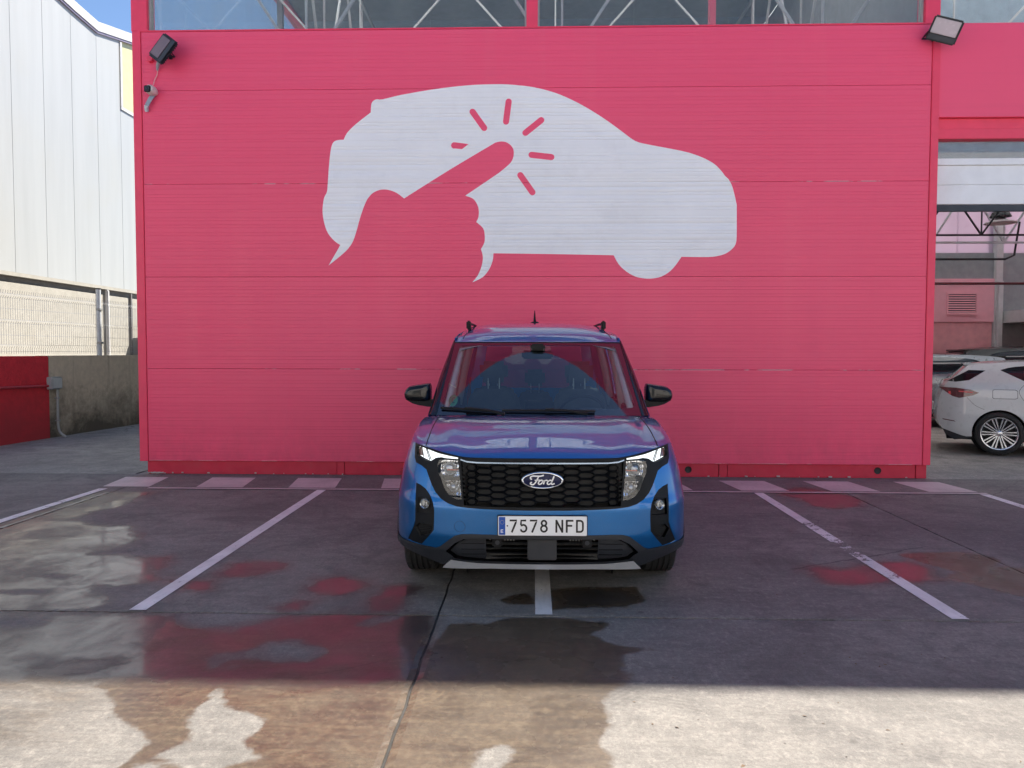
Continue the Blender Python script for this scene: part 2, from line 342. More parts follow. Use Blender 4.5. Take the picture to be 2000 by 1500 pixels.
        c_t = mixc(n, 1., c, (.30,.27,.25), 'MULTIPLY')
        dampf = math_(n, 'MULTIPLY', halo, .8)
        c1 = mixc(n, dampf, c, mixc(n, 1., c, (.55,.5,.45), 'MULTIPLY'))
        c1 = mixc(n, wet, c1, c_w); c1 = mixc(n, wat, c1, c_t); c1 = mixc(n, tide, c1, (.10,.085,.07))
        L(n, c1, p.inputs['Base Color'])
        wv = math_(n, 'MAXIMUM', wat, math_(n, 'MULTIPLY', wet, ramp(n, mid, .35, .6, .35, .9)))
        L(n, math_(n, 'MAXIMUM', wv, math_(n,'MULTIPLY', halo, .35)), p.inputs['Coat Weight'])
        cr = math_(n, 'ADD', math_(n, 'MULTIPLY', math_(n, 'SUBTRACT', 1., wat), .22), ramp(n, noise(n, 3, 4, P), .35, .75, .012, .16))
        L(n, cr, p.inputs['Coat Roughness']); p.inputs['Coat IOR'].default_value = 1.38
        dryb = math_(n, 'SUBTRACT', 1., wv)
        hgt = math_(n, 'ADD', math_(n, 'MULTIPLY', fine, 1.0), math_(n, 'MULTIPLY', streak, .8))
        b = n.nodes.new('ShaderNodeBump'); b.inputs['Distance'].default_value = .004; L(n, hgt, b.inputs['Height'])
        L(n, math_(n, 'MULTIPLY', dryb, .85), b.inputs['Strength']); L(n, b.outputs[0], p.inputs['Normal'])
        rip = bump(n, noise(n, 9, 3, P), .035, .01)
        L(n, rip, p.inputs['Coat Normal'])
        L(n, math_(n, 'ADD', math_(n, 'MULTIPLY', dryb, .35), .42), p.inputs['Roughness'])
    else:
        L(n, c, p.inputs['Base Color']); p.inputs['Roughness'].default_value = .75
        L(n, bump(n, math_(n, 'ADD', fine, streak), .4, .004), p.inputs['Normal'])
    return m
M_conc = concrete_mat('yard_concrete'); M_conc_far = concrete_mat('yard_concrete_plain', False, 1.6)  # plain copy toned up in colour to bounce light and brighten the alley
ground = MB()
GX = [-300,-9,-4.6,-.55,3.42,7.45,16,300]
ground.add([(-300,-120,-.014),(300,-120,-.014),(300,600,-.014),(-300,600,-.014)], [(0,1,2,3)])
ground = ground.build('ground', M_conc_far, kind='structure')
slabs = [(a,b,c,d) for a,b in ((-8.66,-4.6),(-4.6,-.55),(-.55,3.42),(3.42,7.45),(7.45,11.5)) for c,d in ((.3,4.34),(4.34,9.32))]
slabs += [(a,b,c,d) for a,b in ((-8.66,-4.6),(-4.6,-.55),(-.55,3.42),(3.42,7.45),(7.45,11.5)) for c,d in ((-3.7,.3),(-7.7,-3.7))]
slabs += [(-8.66,-4.99,9.32,13.6),(-8.66,-4.99,13.6,17.9),(-8.4,-4.99,17.9,22.2)]
for (x0,x1,y0,y1) in slabs:
    g = .007; x0 += g; x1 -= g; y0 += g; y1 -= g
    near = y1 > .4
    st = .03 if (near and y0 < 9) else .3
    nx, ny = max(2, int((x1-x0)/st)), max(2, int((y1-y0)/st))
    X = np.linspace(x0, x1, nx+1); Y = np.linspace(y0, y1, ny+1)
    jx = 0; XX, YY = np.meshgrid(X, Y); ZZ = np.zeros_like(XX)
    pts = np.c_[XX.ravel(), YY.ravel()]
    idx = np.arange((nx+1)*(ny+1)).reshape(ny+1, nx+1)
    F = np.c_[idx[:-1,:-1].ravel(), idx[:-1,1:].ravel(), idx[1:,1:].ravel(), idx[1:,:-1].ravel()].tolist()
    # slightly crumbled arrises along the joints
    nz = rng.random(len(pts))
    e = np.minimum(np.minimum(pts[:,0]-x0, x1-pts[:,0]), np.minimum(pts[:,1]-y0, y1-pts[:,1]))
    Z = np.where(e < 1e-4, -.0015-.004*nz, 0)
    sx = np.sin(pts[:,1]*9+np.sin(pts[:,1]*3.7)*3)*.004
    pts2 = pts.copy(); pts2[:,0] += np.where(np.minimum(pts[:,0]-x0, x1-pts[:,0]) < 1e-4, sx*.8, 0)
    V = np.c_[pts2, Z].tolist(); nb = len(V)
    ring = list(idx[0,:]) + list(idx[1:,-1]) + list(idx[-1,-2::-1]) + list(idx[-2:0:-1,0])
    V += [(V[i][0], V[i][1], -.05) for i in ring]
    F += [(ring[(k+1)%len(ring)], ring[k], nb+k, nb+(k+1)%len(ring)) for k in range(len(ring))]
    me = bpy.data.meshes.new('concrete_slab'); me.from_pydata(V, [], F); me.materials.append(M_conc if (.4 < y1 and y0 < 9) else M_conc_far)
    A = np.array(V)[:,:2]
    for nm, f_ in (('sd_wet', (WET, WETI+WATI[:2]+WATI[5:6])), ('sd_water', (WAT, WATI))):
        at = me.attributes.new(nm, 'FLOAT', 'POINT')
        vals = field(A, *f_) if near and y0 < 9 else np.full(len(A), -.5)
        at.data.foreach_set('value', vals.astype(np.float32))
    me.update(); link('concrete_slab', me, ground)
# joint filler: a dark sheet low in the gaps
M_fill = mat('joint_filler', (.035,.033,.03), .8, var=.3)
mb = MB()
for x in (-4.6,-.55,3.42,7.45): mb.box(x-.012, x+.012, -7.7, 9.32, -.045, -.009)
for y in (-3.7,.3,4.34,9.32): mb.box(-8.66, 11.5, y-.012, y+.012, -.046, -.010)
mb.build('joint_filler', M_fill, ground)
# painted lines
def paint_mat(name, col, wear):
    m, n, p = new_mat(name); P = pos(n)
    w = noise(n, 9, 7, P, .72, .5); w2 = noise(n, 70, 3, P, .7)
    a = n.nodes.new('ShaderNodeAttribute'); a.attribute_name = 'wear'
    t = math_(n, 'ADD', math_(n, 'ADD', w, math_(n, 'MULTIPLY', w2, .35)), a.outputs['Fac'])
    gone = ramp(n, t, wear, wear+.03)
    c = mixc(n, ramp(n, noise(n, 3, 5, P), .35, .7), col, tuple(x*.78 for x in col))
    c = mixc(n, ramp(n, noise(n, 30, 4, pos(n,(1,.3,1))), .5, .75, 0, .4), c, tuple(x*.55 for x in col))
    L(n, c, p.inputs['Base Color']); p.inputs['Roughness'].default_value = .6
    tr = n.nodes.new('ShaderNodeBsdfTransparent'); mx = n.nodes.new('ShaderNodeMixShader')
    L(n, gone, mx.inputs[0]); L(n, p.outputs[0], mx.inputs[1]); L(n, tr.outputs[0], mx.inputs[2])
    L(n, mx.outputs[0], n.nodes['Material Output'].inputs[0]); return m
M_paint = paint_mat('white_line_paint', (.80,.78,.76), .84); M_paint2 = paint_mat('faded_zebra_paint', (.62,.55,.52), .83)
def sheet(name, x0, x1, y0, y1, m, z=.004, wearfn=None, skew=0):
    ny = max(2, int((y1-y0)/.08)); nx = max(2, int((x1-x0)/.08)); mb_ = MB()
    mb_.grid(lambda u,v: (x0+(x1-x0)*u+skew*v, y0+(y1-y0)*v, z), nx, ny)
    me = mb_.mesh(name, m, fix=False); at = me.attributes.new('wear', 'FLOAT', 'POINT')
    at.data.foreach_set('value', [wearfn(v.co.y) if wearfn else 0. for v in me.vertices])
    return link(name, me, ground)
gap = lambda y: .25*math.exp(-((y-5.95)/.40)**2) + .12*math.exp(-((y-5.2)/.15)**2)+.20*math.exp(-((y-6.75)/.14)**2)
for x, f_ in ((-4.79,lambda y:.06),(-2.335,None),(.067,None),(2.46,gap),(4.88,lambda y:.04)):
    sheet('parking_line', x-.05, x+.05, 4.36, 8.27, M_paint, .004, f_)
sheet('bay_end_line', -4.3, 4.93, 8.275, 8.335, M_paint2, .008, lambda y: -.02)
for x in (-4.87,-3.8,-2.75,-1.70,-.66,.33,1.25,2.31,3.3,4.36):
    sheet('zebra_stripe', x, x+.53, 8.40, 9.05, M_paint2, .004, lambda y:-.03, skew=-.09)

# ---------------------------------------------------------------- pink warehouse
def panel_paint(name, col, rough=.42):
    m, n, p = new_mat(name); P = pos(n)
    f = noise(n, .35, 4, P); c = mixc(n, ramp(n, f, .35, .68), tuple(x*.93 for x in col), col)
    run = noise(n, 1, 6, pos(n, (5,5,.25)), .6)                       # rain runs and chalky fading
    c = mixc(n, ramp(n, run, .52, .80, 0, .08), c, (.80,.28,.33))
    c = mixc(n, ramp(n, noise(n, 1, 4, pos(n,(.6,1,30))), .55, .8, 0, .22), c, tuple(x*.75 for x in col))
    chip = noise(n, 1, 6, pos(n, (4,4,60)), .75, .3)
    c = mixc(n, ramp(n, chip, .775, .79, 0, .7), c, (.75,.62,.6))
    zz = n.nodes.new('ShaderNodeSeparateXYZ'); L(n, P, zz.inputs[0]); lng = noise(n, 1, 5, pos(n, (1.3,1,2)), .7)
    for jz, lo in ((1.319,.50),(3.602,.53),(.160,.47)):
        near = ramp(n, math_(n, 'ABSOLUTE', math_(n, 'SUBTRACT', zz.outputs[2], jz)), .004, .009, 1, 0)
        c = mixc(n, math_(n, 'MULTIPLY', near, ramp(n, lng, lo, lo+.05, 0, .75)), c, (.80,.55,.58))
    grime = math_(n, 'MULTIPLY', ramp(n, zz.outputs[2], .15, .95, .55, 0), ramp(n, noise(n, 3, 7, pos(n,(1,1,.5)), .72), .35, .65))
    c = mixc(n, grime, c, tuple(x*.62+.01 for x in col))
    c = mixc(n, ramp(n, noise(n, .16, 3, P), .4, .62, 0, .22), c, (.86,.12,.24))
    spk = noise(n, 26, 6, P, .8); c = mixc(n, ramp(n, spk, .70, .74, 0, .5), c, tuple(x*.55 for x in col))
    L(n, c, p.inputs['Base Color']); L(n, ramp(n, run, .3, .7, rough*.85, rough*1.2), p.inputs['Roughness'])
    L(n, bump(n, noise(n, 1.3, 3, pos(n,(1,1,2))), .10, .04), p.inputs['Normal'])
    return m
PINK = (.94,.070,.172)
M_pink = panel_paint('pink_panel_paint', PINK); M_red = mat('red_plinth_paint', (.62,.022,.06), .6, var=.1, bmp=.4, bscale=30, dirt=((.32,.06,.07),3,.5))
M_trim = mat('pink_trim_paint', (.86,.050,.125), .45, var=.05)
M_steel = mat('grey_steel', (.30,.31,.31), .5, .3, dirt=((.16,.14,.12),4,.3))
M_wsteel = mat('white_steel', (.62,.63,.63), .45)
M_dark = mat('dark_rubber', (.012,.012,.013), .6)
M_decal = mat('white_vinyl_print', (.88,.88,.92), .45, var=.03, vscale=1.2, dirt=((.62,.60,.64),2.5,.25))
M_hallgrey = mat('hall_wall_grey', (.30,.32,.33), .8, var=.1)
M_hallroof = mat('hall_roof_sheet', (.24,.26,.27), .7, var=.1)
M_win = glass_mat('warehouse_glass', (.955,.975,.97), .02, 1.5, .13, (.42,.48,.47), 1.2)
M_pk2 = mat('pale_pink_panel', (.92,.46,.52), .6, var=.04)
bld = thing('warehouse', 'bright pink panel-clad warehouse with white car silhouette and high window band, behind the blue van', 'building')
YW = 9.36
XL, XR = -4.92, 4.845
def groove_profile(z0, z1, depth=.0018, w=.0035):
    """(z, setback) polyline of a micro-ribbed sandwich panel"""
    out = [(z0, .004), (z0+.003, 0)]; z = z0+.03; k = 0
    seq = [.036,.052,.036,.068,.036,.060]
    while z < z1-.03:
        out += [(z-w, 0), (z-w*.35, depth), (z+w*.35, depth), (z+w, 0)]; z += seq[k % 6]; k += 1
    return out + [(z1-.003, 0), (z1, .004)]
JZ = [.158, 1.319, 2.459, 3.602, 4.742, 5.455]
profs = []
for z0, z1 in zip(JZ[:-1], JZ[1:]):
    pf = groove_profile(z0+.0012, z1-.0012); profs += pf
    def wall_strip(x0, x1, name='wall_panel'):
        n_ = len(pf); v = [(x, YW+d, z) for x in (x0, x1) for z, d in pf] + [(x, YW+.06, z) for x in (x0,x1) for z in (pf[0][0], pf[-1][0])]
        f = [(i, n_+i, n_+i+1, i+1) for i in range(n_-1)]
        f += [(0, 2*n_, 2*n_+2, n_), (n_-1, 2*n_-1, 2*n_+3, 2*n_+1), (2*n_,2*n_+1,2*n_+3,2*n_+2)]
        f += [tuple(range(n_-1,-1,-1))+(2*n_,2*n_+1), tuple(range(n_,2*n_))+(2*n_+3,2*n_+2)]
        return MB().add(v, f).build(name, M_pink, bld)
    wall_strip(XL+.09, XR-.085)
def setback(z): return interp(z, profs)
mb = MB(); mb.box(XL+.05, XR-.05, YW+.061, YW+.16, .0, 5.45); mb.build('wall_core', M_trim, bld)
# the corner trims (left one leans a hair, as built)
mb = MB(); mb.box(XL-.02, XL+.085, YW-.012, YW+.16, .155, 5.465); mb.build('corner_trim', M_trim, bld, bevel=.004)
mb = MB(); mb.box(XR-.08, XR+.012, YW-.012, YW+.16, .16, 5.465); mb.build('corner_trim', M_trim, bld, bevel=.004)
mb = MB(); mb.box(XL+.04, XR+.03, YW-.004, YW+.158, 5.457, 5.475); mb.build('drip_flashing', M_trim, bld, bevel=.003)
# plinth blocks with their joints, and the two round drain holes
px_ = [XL+.055, -2.455, -2.36, -.1, 2.30, 2.405, 4.70, XR-.012]
for a, b in zip(px_[:-1], px_[1:]):
    mb = MB(); mb.box(a+.003, b-.003, YW+(.03 if b-a > .3 else .024), YW+.15, -.01, .157); mb.build('plinth_block', M_red, bld, bevel=.004)
for x in (1.925, 4.24):
    mb = MB(); mb.lathe([(.0,.0),(.034,.0),(.042,-.004),(.042,.01)], (x, YW+.026, .082), 'y', 24); mb.build('drain_hole', M_dark, bld, smooth=40)
M_mort = mat('crumbled_mortar', (.5,.44,.42), .9, bmp=.8, bscale=90)
mb = MB()
for i in range(60):
    x = XL+.06+abs(random.gauss(0,.22)) if i < 32 else random.uniform(XL, XR)
    s = random.uniform(.006,.016); z = random.uniform(-.002,.006); y = YW+.03-s*.8-random.random()*.02
    mb.box(x, x+s*random.uniform(1,2.8), y, y+s, z-.005, z+s*.8)
mb.build('plaster_crumbs', M_mort, ground, bevel=.002)
# silhouette print, cut from one outline and pressed into the grooves
# outline in metres on the wall (x,z)
OUT = [(-2.5318,2.5991) ,(-2.4263,2.7748) ,(-2.3846,2.8503) ,(-2.4527,2.8964) ,(-2.534,2.991) ,(-2.5795,3.1125) ,(-2.6003,3.2473) ,(-2.5939,3.3549) ,(-2.5768,3.4355) ,(-2.5434,3.5026) ,(-2.5315,3.6234) ,(-2.5193,3.7842) ,(-2.4986,3.9714) ,(-2.4788,4.0649) ,(-2.4512,4.1102) ,(-2.402,4.1286) ,(-2.3312,4.1335) ,(-2.2926,4.2106) ,(-2.2104,4.2954) ,(-2.1012,4.3826) ,(-1.9949,4.4617) ,(-1.9889,4.5547) ,(-1.9643,4.5996) ,(-1.9154,4.6205) ,(-1.8558,4.6174) ,(-1.6121,4.6713) ,(-1.2879,4.7245) ,(-1.0183,4.7594) ,(-0.7224,4.7835) ,(-0.4003,4.7889) ,(-0.1858,4.774) ,(0.0017,4.7488) ,(0.1891,4.7025) ,(0.3496,4.6459) ,(0.537,4.5576) ,(0.7245,4.4508) ,(0.912,4.3282) ,(1.0728,4.211) ,(1.2336,4.0965) ,(1.3937,4.0533) ,(1.6336,4.007) ,(1.8732,3.9555) ,(2.0598,3.8885) ,(2.1934,3.8139) ,(2.2739,3.7342) ,(2.3279,3.6652) ,(2.3681,3.6281) ,(2.409,3.5485) ,(2.4396,3.4425) ,(2.4678,3.3232) ,(2.4713,3.0711) ,(2.4686,2.885) ,(2.4324,2.8052) ,(2.3535,2.7414) ,(2.2607,2.7096) ,(2.1276,2.6938) ,(1.8073,2.6971) ,(1.7546,2.6197) ,(1.6753,2.5262) ,(1.5689,2.4594) ,(1.462,2.4354) ,(1.3547,2.4355) ,(1.2472,2.4597) ,(1.1394,2.5188) ,(1.0447,2.6074) ,(0.9822,2.7173) ,(0.4658,2.729) ,(-0.0736,2.738) ,(-0.4902,2.7442) ,(-0.5009,2.65) ,(-0.547,2.5424) ,(-0.6283,2.4482) ,(-0.7505,2.389) ,(-0.6826,2.4752) ,(-0.6338,2.5964) ,(-0.6202,2.7041) ,(-0.6446,2.7955) ,(-0.6012,2.8787) ,(-0.5985,2.9727) ,(-0.6202,3.0532) ,(-0.7014,3.1259) ,(-0.6743,3.1874) ,(-0.6716,3.2811) ,(-0.7013,3.3615) ,(-0.75,3.4152) ,(-0.8365,3.4476) ,(-0.6148,3.5936) ,(-0.426,3.7207) ,(-0.3587,3.7737) ,(-0.2781,3.8478) ,(-0.2459,3.9194) ,(-0.246,3.9991) ,(-0.2784,4.0524) ,(-0.3322,4.0899) ,(-0.3995,4.1009) ,(-0.4668,4.088) ,(-1.0471,3.7504) ,(-1.5903,3.4157) ,(-1.6716,3.4777) ,(-1.753,3.5128) ,(-1.8345,3.5266) ,(-1.9162,3.5135) ,(-1.9982,3.4655) ,(-2.0669,3.3665) ,(-2.1363,3.1785) ,(-2.1782,3.0306) ,(-2.2256,2.8959) ,(-2.2892,2.8015) ,(-2.3857,2.7125)]
corn = [0,2,16,20,49,50,56,65,68,72,76,80,85,97,95,87]
outl = spline(OUT,corn,3)
rays = [[(-0.7774,4.4397) ,(-0.7843,4.4577) ,(-0.7811,4.4766) ,(-0.7687,4.4913) ,(-0.7504,4.498) ,(-0.7312,4.4947) ,(-0.7161,4.4824) ,(-0.5735,4.2854) ,(-0.5666,4.2674) ,(-0.5698,4.2484) ,(-0.5822,4.2336) ,(-0.6004,4.227) ,(-0.6197,4.2303) ,(-0.6348,4.2425)],[(-0.3433,4.5847) ,(-0.3359,4.6023) ,(-0.3205,4.6139) ,(-0.3012,4.6162) ,(-0.2833,4.6088) ,(-0.2714,4.5935) ,(-0.2688,4.5745) ,(-0.3007,4.334) ,(-0.3081,4.3163) ,(-0.3235,4.3048) ,(-0.3428,4.3024) ,(-0.3608,4.3098) ,(-0.3727,4.3252) ,(-0.3753,4.3442)],[(0.0676,4.3838) ,(0.0854,4.3914) ,(0.1047,4.3892) ,(0.1204,4.3778) ,(0.1283,4.3602) ,(0.1263,4.3412) ,(0.1149,4.3258) ,(-0.0777,4.1735) ,(-0.0955,4.1658) ,(-0.1149,4.168) ,(-0.1306,4.1794) ,(-0.1385,4.197) ,(-0.1365,4.2161) ,(-0.125,4.2315)],[(-0.0296,3.8999) ,(-0.0477,3.907) ,(-0.0599,3.9221) ,(-0.0629,3.9411) ,(-0.0559,3.959) ,(-0.0407,3.9709) ,(-0.0215,3.9737) ,(0.2202,3.9459) ,(0.2383,3.9388) ,(0.2505,3.9237) ,(0.2535,3.9047) ,(0.2465,3.8868) ,(0.2314,3.8748) ,(0.2122,3.872)],[(-0.1928,3.6715) ,(-0.1996,3.6897) ,(-0.1963,3.7087) ,(-0.1838,3.7234) ,(-0.1655,3.73) ,(-0.1463,3.7266) ,(-0.1313,3.7142) ,(0.0172,3.5058) ,(0.024,3.4876) ,(0.0207,3.4686) ,(0.0083,3.4538) ,(-0.01,3.4472) ,(-0.0292,3.4506) ,(-0.0443,3.463)],[(-0.7955,4.0713) ,(-0.8765,4.0106) ,(-0.9571,4.0188) ,(-0.9826,4.0182) ,(-1.0034,4.0327) ,(-1.0114,4.0566) ,(-1.0033,4.0804) ,(-0.9825,4.0946) ,(-0.957,4.0938)]]
zc = sorted({z for z, d in profs if 2.0 < z < 5.0})
dec = skin('car_silhouette_print', outl, lambda x,z: (x, YW+setback(z)-.0015, z), M_decal, bld, rays, thick=.0012, dens=.05, cutsx=[], cutsy=zc)
me = dec.data; me.polygons.foreach_set('use_smooth', [False]*len(me.polygons))
me.normals_split_custom_set_from_vertices([(0,0,0)]*len(me.vertices))
# upper storey: columns, head band, panes
def pane(x0, x1, y, z0, z1, parent=bld, m=M_win, name='window_pane'):
    mb = MB(); mb.box(x0, x1, y, y+.006, z0, z1); return mb.build(name, m, parent)
for i, (x0, x1) in enumerate(((-4.965,-4.765),(-.092,.045),(4.683,4.862),(9.5,9.65),(14.3,14.45))):
    mb = MB(); mb.box(x0, x1, YW+.02, YW+.22, 5.476, 7.3); mb.build('window_column', M_trim, bld, bevel=.004)
M_frame = mat('galvanised_frame', (.42,.44,.44), .5, .4)
for a, b in ((-4.765,-.092),(.045,4.683),(4.862,9.5),(9.65,14.3)):
    n_ = 4
    for k in range(n_):
        w = (b-a-.05)/n_; x0 = a+.025+w*k
        pane(x0+.002, x0+w-.002, YW+.10, 5.478, 7.28)
    mb = MB()
    mb.box(a, a+.022, YW+.07, YW+.15, 5.477, 7.29); mb.box(b-.022, b, YW+.07, YW+.15, 5.477, 7.29); mb.box(a+.022, b-.022, YW+.07, YW+.15, 7.281, 7.299)
    mb.build('window_frame', M_frame, bld)
mb = MB(); mb.box(-5.0, 16, YW-.02, YW+.25, 7.30, 10.5); mb.build('parapet', M_pink, bld, bevel=.005)
# body of the hall
BK = 18.3
mb = MB(); mb.box(XL+.02, XL+.14, YW+.161, BK, 0, 5.45); mb.build('side_wall', mat('side_cladding_grey',(.42,.42,.40),.6), bld)
for k in range(7):
    y0 = YW+.26+k*1.25
    if y0+1.24 < BK: pane_ = MB(); pane_.box(XL+.05, XL+.056, y0, y0+1.235, 5.46, 8.2); pane_.build('side_window_pane', M_win, bld)
for k in range(1):
    mb = MB(); y0 = YW+.22+k*5; mb.box(XL+.06, XL+.16, y0+4.9, y0+5.0, 5.45, 8.25); mb.build('side_column', M_steel, bld)
mb = MB(); mb.box(XL-.02, XL+.2, YW+.26, BK, 8.2, 8.5); mb.build('eaves_beam', M_trim, bld)
M_rblue = mat('blue_grey_roof_lining', (.26,.34,.40), .7, var=.1)
for x0, x1, y0, y1, m_ in ((XL+.21,4.7,YW+.26,10.6,0),(XL+.21,4.7,13.2,15.6,0),(XL+.21,4.7,15.61,BK,1),(4.71,16,YW+.26,11.2,0),(4.71,16,17.9,BK,0)):
    mb = MB(); mb.box(x0, x1, y0, y1, 8.25, 8.42); mb.build('roof_slab', M_rblue if m_ else M_hallroof, bld)
mb = MB(); mb.box(4.70, 4.76, YW+.26, BK-.01, 5.21, 8.24); mb.build('added_partition', M_hallroof, bld)  # added wall that hides the bright right-hand roof from the high panes
mb = MB(); mb.box(4.77, 15.9, 14.2, 14.3, 5.0, 8.24); mb.build('added_bulkhead', M_rblue, bld)  # added screen, keeps the bright roof sheets out of the window band
M_sky = bpy.data.materials.new('added_rooflight_sheet'); M_sky.use_nodes = True; n = M_sky.node_tree; n.nodes.clear()
a_ = n.nodes.new('ShaderNodeBsdfTranslucent'); b_ = n.nodes.new('ShaderNodeBsdfDiffuse'); c__ = n.nodes.new('ShaderNodeMixShader'); d_ = n.nodes.new('ShaderNodeOutputMaterial')
a_.inputs[0].default_value = (.92,.94,.95,1); b_.inputs[0].default_value = (.55,.58,.6,1); L(n, ramp(n, noise(n, 1.5, 4, pos(n)), .3, .7, .10, .2), c__.inputs[0]); L(n, a_.outputs[0], c__.inputs[1]); L(n, b_.outputs[0], c__.inputs[2]); L(n, c__.outputs[0], d_.inputs[0])
for xs, nk, y0, y1 in ((XL+.21,4,10.6,13.2),(4.71,5,11.2,14.5),(4.71,5,14.5,17.9)):
    for k in range(nk):
        x0 = xs+k*2.25; mb = MB(); mb.box(x0, x0+2.24, y0+.003, y1-.003, 8.30, 8.32); mb.build('added_rooflight', M_sky, bld)  # unseen translucent roof sheets, added to let daylight into the hall
mb = MB(); mb.box(XL+.2, 4.74, BK, BK+.2, 0, 8.5); mb.build('back_wall', M_hallgrey, bld)
mb = MB(); mb.box(16, 16.2, YW+.3, BK+.2, 0, 8.5); mb.build('end_wall', M_pink, bld)
mb = MB(); mb.box(4.62, 4.75, YW+.17, BK, 0, 5.2); mb.build('inner_wall', M_wsteel, bld)
mb = MB(); mb.box(XL+.15, 4.61, YW+.17, BK, 5.05, 5.2); mb.build('inner_floor', M_hallgrey, bld)
mb = MB(); mb.box(XL+.02, 0, 18.52, 27, 0, 8.6); mb.build('added_sun_block', M_hallgrey, bld)  # unseen mass added to keep sun off the retaining wall
# steel lattice girders
def girder(pts0, pts1, z0, z1, n_, r=.035, m=M_steel, parent=bld):
    a, b = Vector((*pts0, 0)), Vector((*pts1, 0)); mb_ = MB()
    for z in (z0, z1): mb_.tube([a+Vector((0,0,z)), b+Vector((0,0,z))], r*1.3, 4)
    for k in range(n_):
        p, q = a.lerp(b, k/n_), a.lerp(b, (k+1)/n_); h = p.lerp(q, .5)
        mb_.tube([p+Vector((0,0,z1)), h+Vector((0,0,z0))], r, 4); mb_.tube([h+Vector((0,0,z0)), q+Vector((0,0,z1))], r, 4)
        mb_.tube([h+Vector((0,0,z0)), h+Vector((0,0,z1))], r*.8, 4)
    return mb_.build('roof_girder', m, parent)
M_steel_l = mat('pale_steel', (.48,.50,.50), .45, .2)
girder((-4.8,10.35), (15.9,10.35), 5.3, 7.9, 6, .026, M_steel_l)
girder((-4.8,13.6), (15.9,13.6), 6.2, 8.1, 6, .024, M_steel_l)
girder((-3.2,10.4), (-3.2,18.2), 5.4, 8.0, 3, .024, M_steel_l)
girder((4.0,10.4), (4.0,18.2), 5.4, 8.0, 3, .024, M_steel_l)
girder((-4.8,18.2), (15.9,18.2), 6.2, 8.1, 6, .024, M_steel_l)
mb = MB(); mb.box(2.28, 2.36, 10.1, 10.2, 5.2, 8.2); mb.build('pink_post', M_trim, bld)
# right-hand bay: head panel, lintel, fanlight, rolled-up door
HX0, HX1 = XR+.016, 11.2
mb = MB(); mb.box(HX0, HX1, YW+.012, YW+.12, 4.362, 5.47); mb.build('head_panel', M_pink, bld, bevel=.003)
mb = MB(); mb.box(HX0, HX1, YW+.07, YW+.2, 4.235, 4.36); mb.box(HX0, HX1, YW+.05, YW+.2, 4.115, 4.233); mb.build('lintel', M_trim, bld, bevel=.004)
for k in range(5):
    pane(HX0+.01+k*1.26, HX0+1.255+k*1.26, YW+.16, 3.895, 4.112, name='fanlight_pane')
M_door = mat('white_door_sheet', (.84,.86,.90), .45, var=.04, dirt=((.5,.48,.46),3,.3))
mb = MB(); mb.box(HX0, HX1, YW+.1, YW+.2, 3.815, 3.893); mb.build('door_rail', M_door, bld, bevel=.003)
for k in range(2):
    z1 = 3.812-k*.235; mb = MB(); mb.box(HX0+.004, HX1, YW+.12, YW+.16, z1-.232, z1); mb.build('door_section', M_door, bld, bevel=.004)
mb = MB(); mb.box(HX0+.004, HX1, YW+.11, YW+.17, 3.26, 3.335); mb.build('door_seal', mat('navy_seal', (.03,.04,.055), .6), bld)
mb = MB(); mb.box(HX1, HX1+.3, YW, YW+.3, 0, 5.47); mb.box(HX1+.3, 16, YW+.02, YW+.2, 0, 5.47); mb.build('right_wall', M_pink, bld)
# inside the open bay
M_pk3 = mat('dull_pink_plaster', (.80,.38,.40), .8, bmp=.3)
M_lil = bpy.data.materials.new('lilac_translucent_sheet'); M_lil.use_nodes = True; n = M_lil.node_tree; n.nodes.clear()
tr_ = n.nodes.new('ShaderNodeBsdfTranslucent'); df_ = n.nodes.new('ShaderNodeBsdfDiffuse'); mx_ = n.nodes.new('ShaderNodeMixShader'); om_ = n.nodes.new('ShaderNodeOutputMaterial')
tr_.inputs[0].default_value = (.62,.52,.60,1); df_.inputs[0].default_value = (.62,.54,.60,1); L(n, ramp(n, noise(n, 2, 3, pos(n)), .3, .7, .35, .45), mx_.inputs[0]); L(n, tr_.outputs[0], mx_.inputs[1]); L(n, df_.outputs[0], mx_.inputs[2]); L(n, mx_.outputs[0], om_.inputs[0])
YI = 18.
mb = MB(); mb.box(4.76, 10.74, YI, YI+.2, 2.25, 3.26); mb.build('partition_panel', M_pk2, bld, bevel=.01)
mb = MB(); mb.box(4.76, 10.70, YI+.03, YI+.2, 0, 2.245); mb.build('partition_plaster', M_pk3, bld)
mb = MB(); mb.box(4.76, 10.72, YI+.05, YI+.2, 3.265, 3.86); mb.box(10.9, 15.9, YI+.1, YI+.28, 0, 3.86); mb.build('partition_beam', M_hallgrey, bld)
mb = MB(); mb.box(10.72, 10.88, YI-.05, YI+.25, 0, 8.2); mb.box(10.745, 10.86, YI-.12, YI-.052, 0, 3.2); mb.build('hall_column', M_wsteel, bld, bevel=.01)
for k in range(6):
    x0 = 4.9+k*1.0; mb = MB(); mb.box(x0, x0+.985, YI+.10, YI+.13, 3.862, 5.2); mb.build('translucent_sheet', M_lil, bld)
for k in range(4):
    x0 = 10.92+k*1.2; mb = MB(); mb.box(x0, x0+1.18, YI+.12, YI+.15, 3.862, 5.2); mb.build('translucent_sheet', M_lil, bld)
mb = MB(); mb.box(4.76,15.9,YI+.1,YI+.28,5.21,8.2); mb.build('upper_wall', M_hallgrey, bld)
ven = MB(); ven.box(9.62,10.34,YI-.03,YI,2.42,2.46); ven.box(9.62,10.34,YI-.03,YI,2.90,2.94); ven.box(9.62,9.66,YI-.03,YI,2.461,2.899); ven.box(10.30,10.34,YI-.03,YI,2.461,2.899)
ven = ven.build('vent_grille', M_pk2, bld)
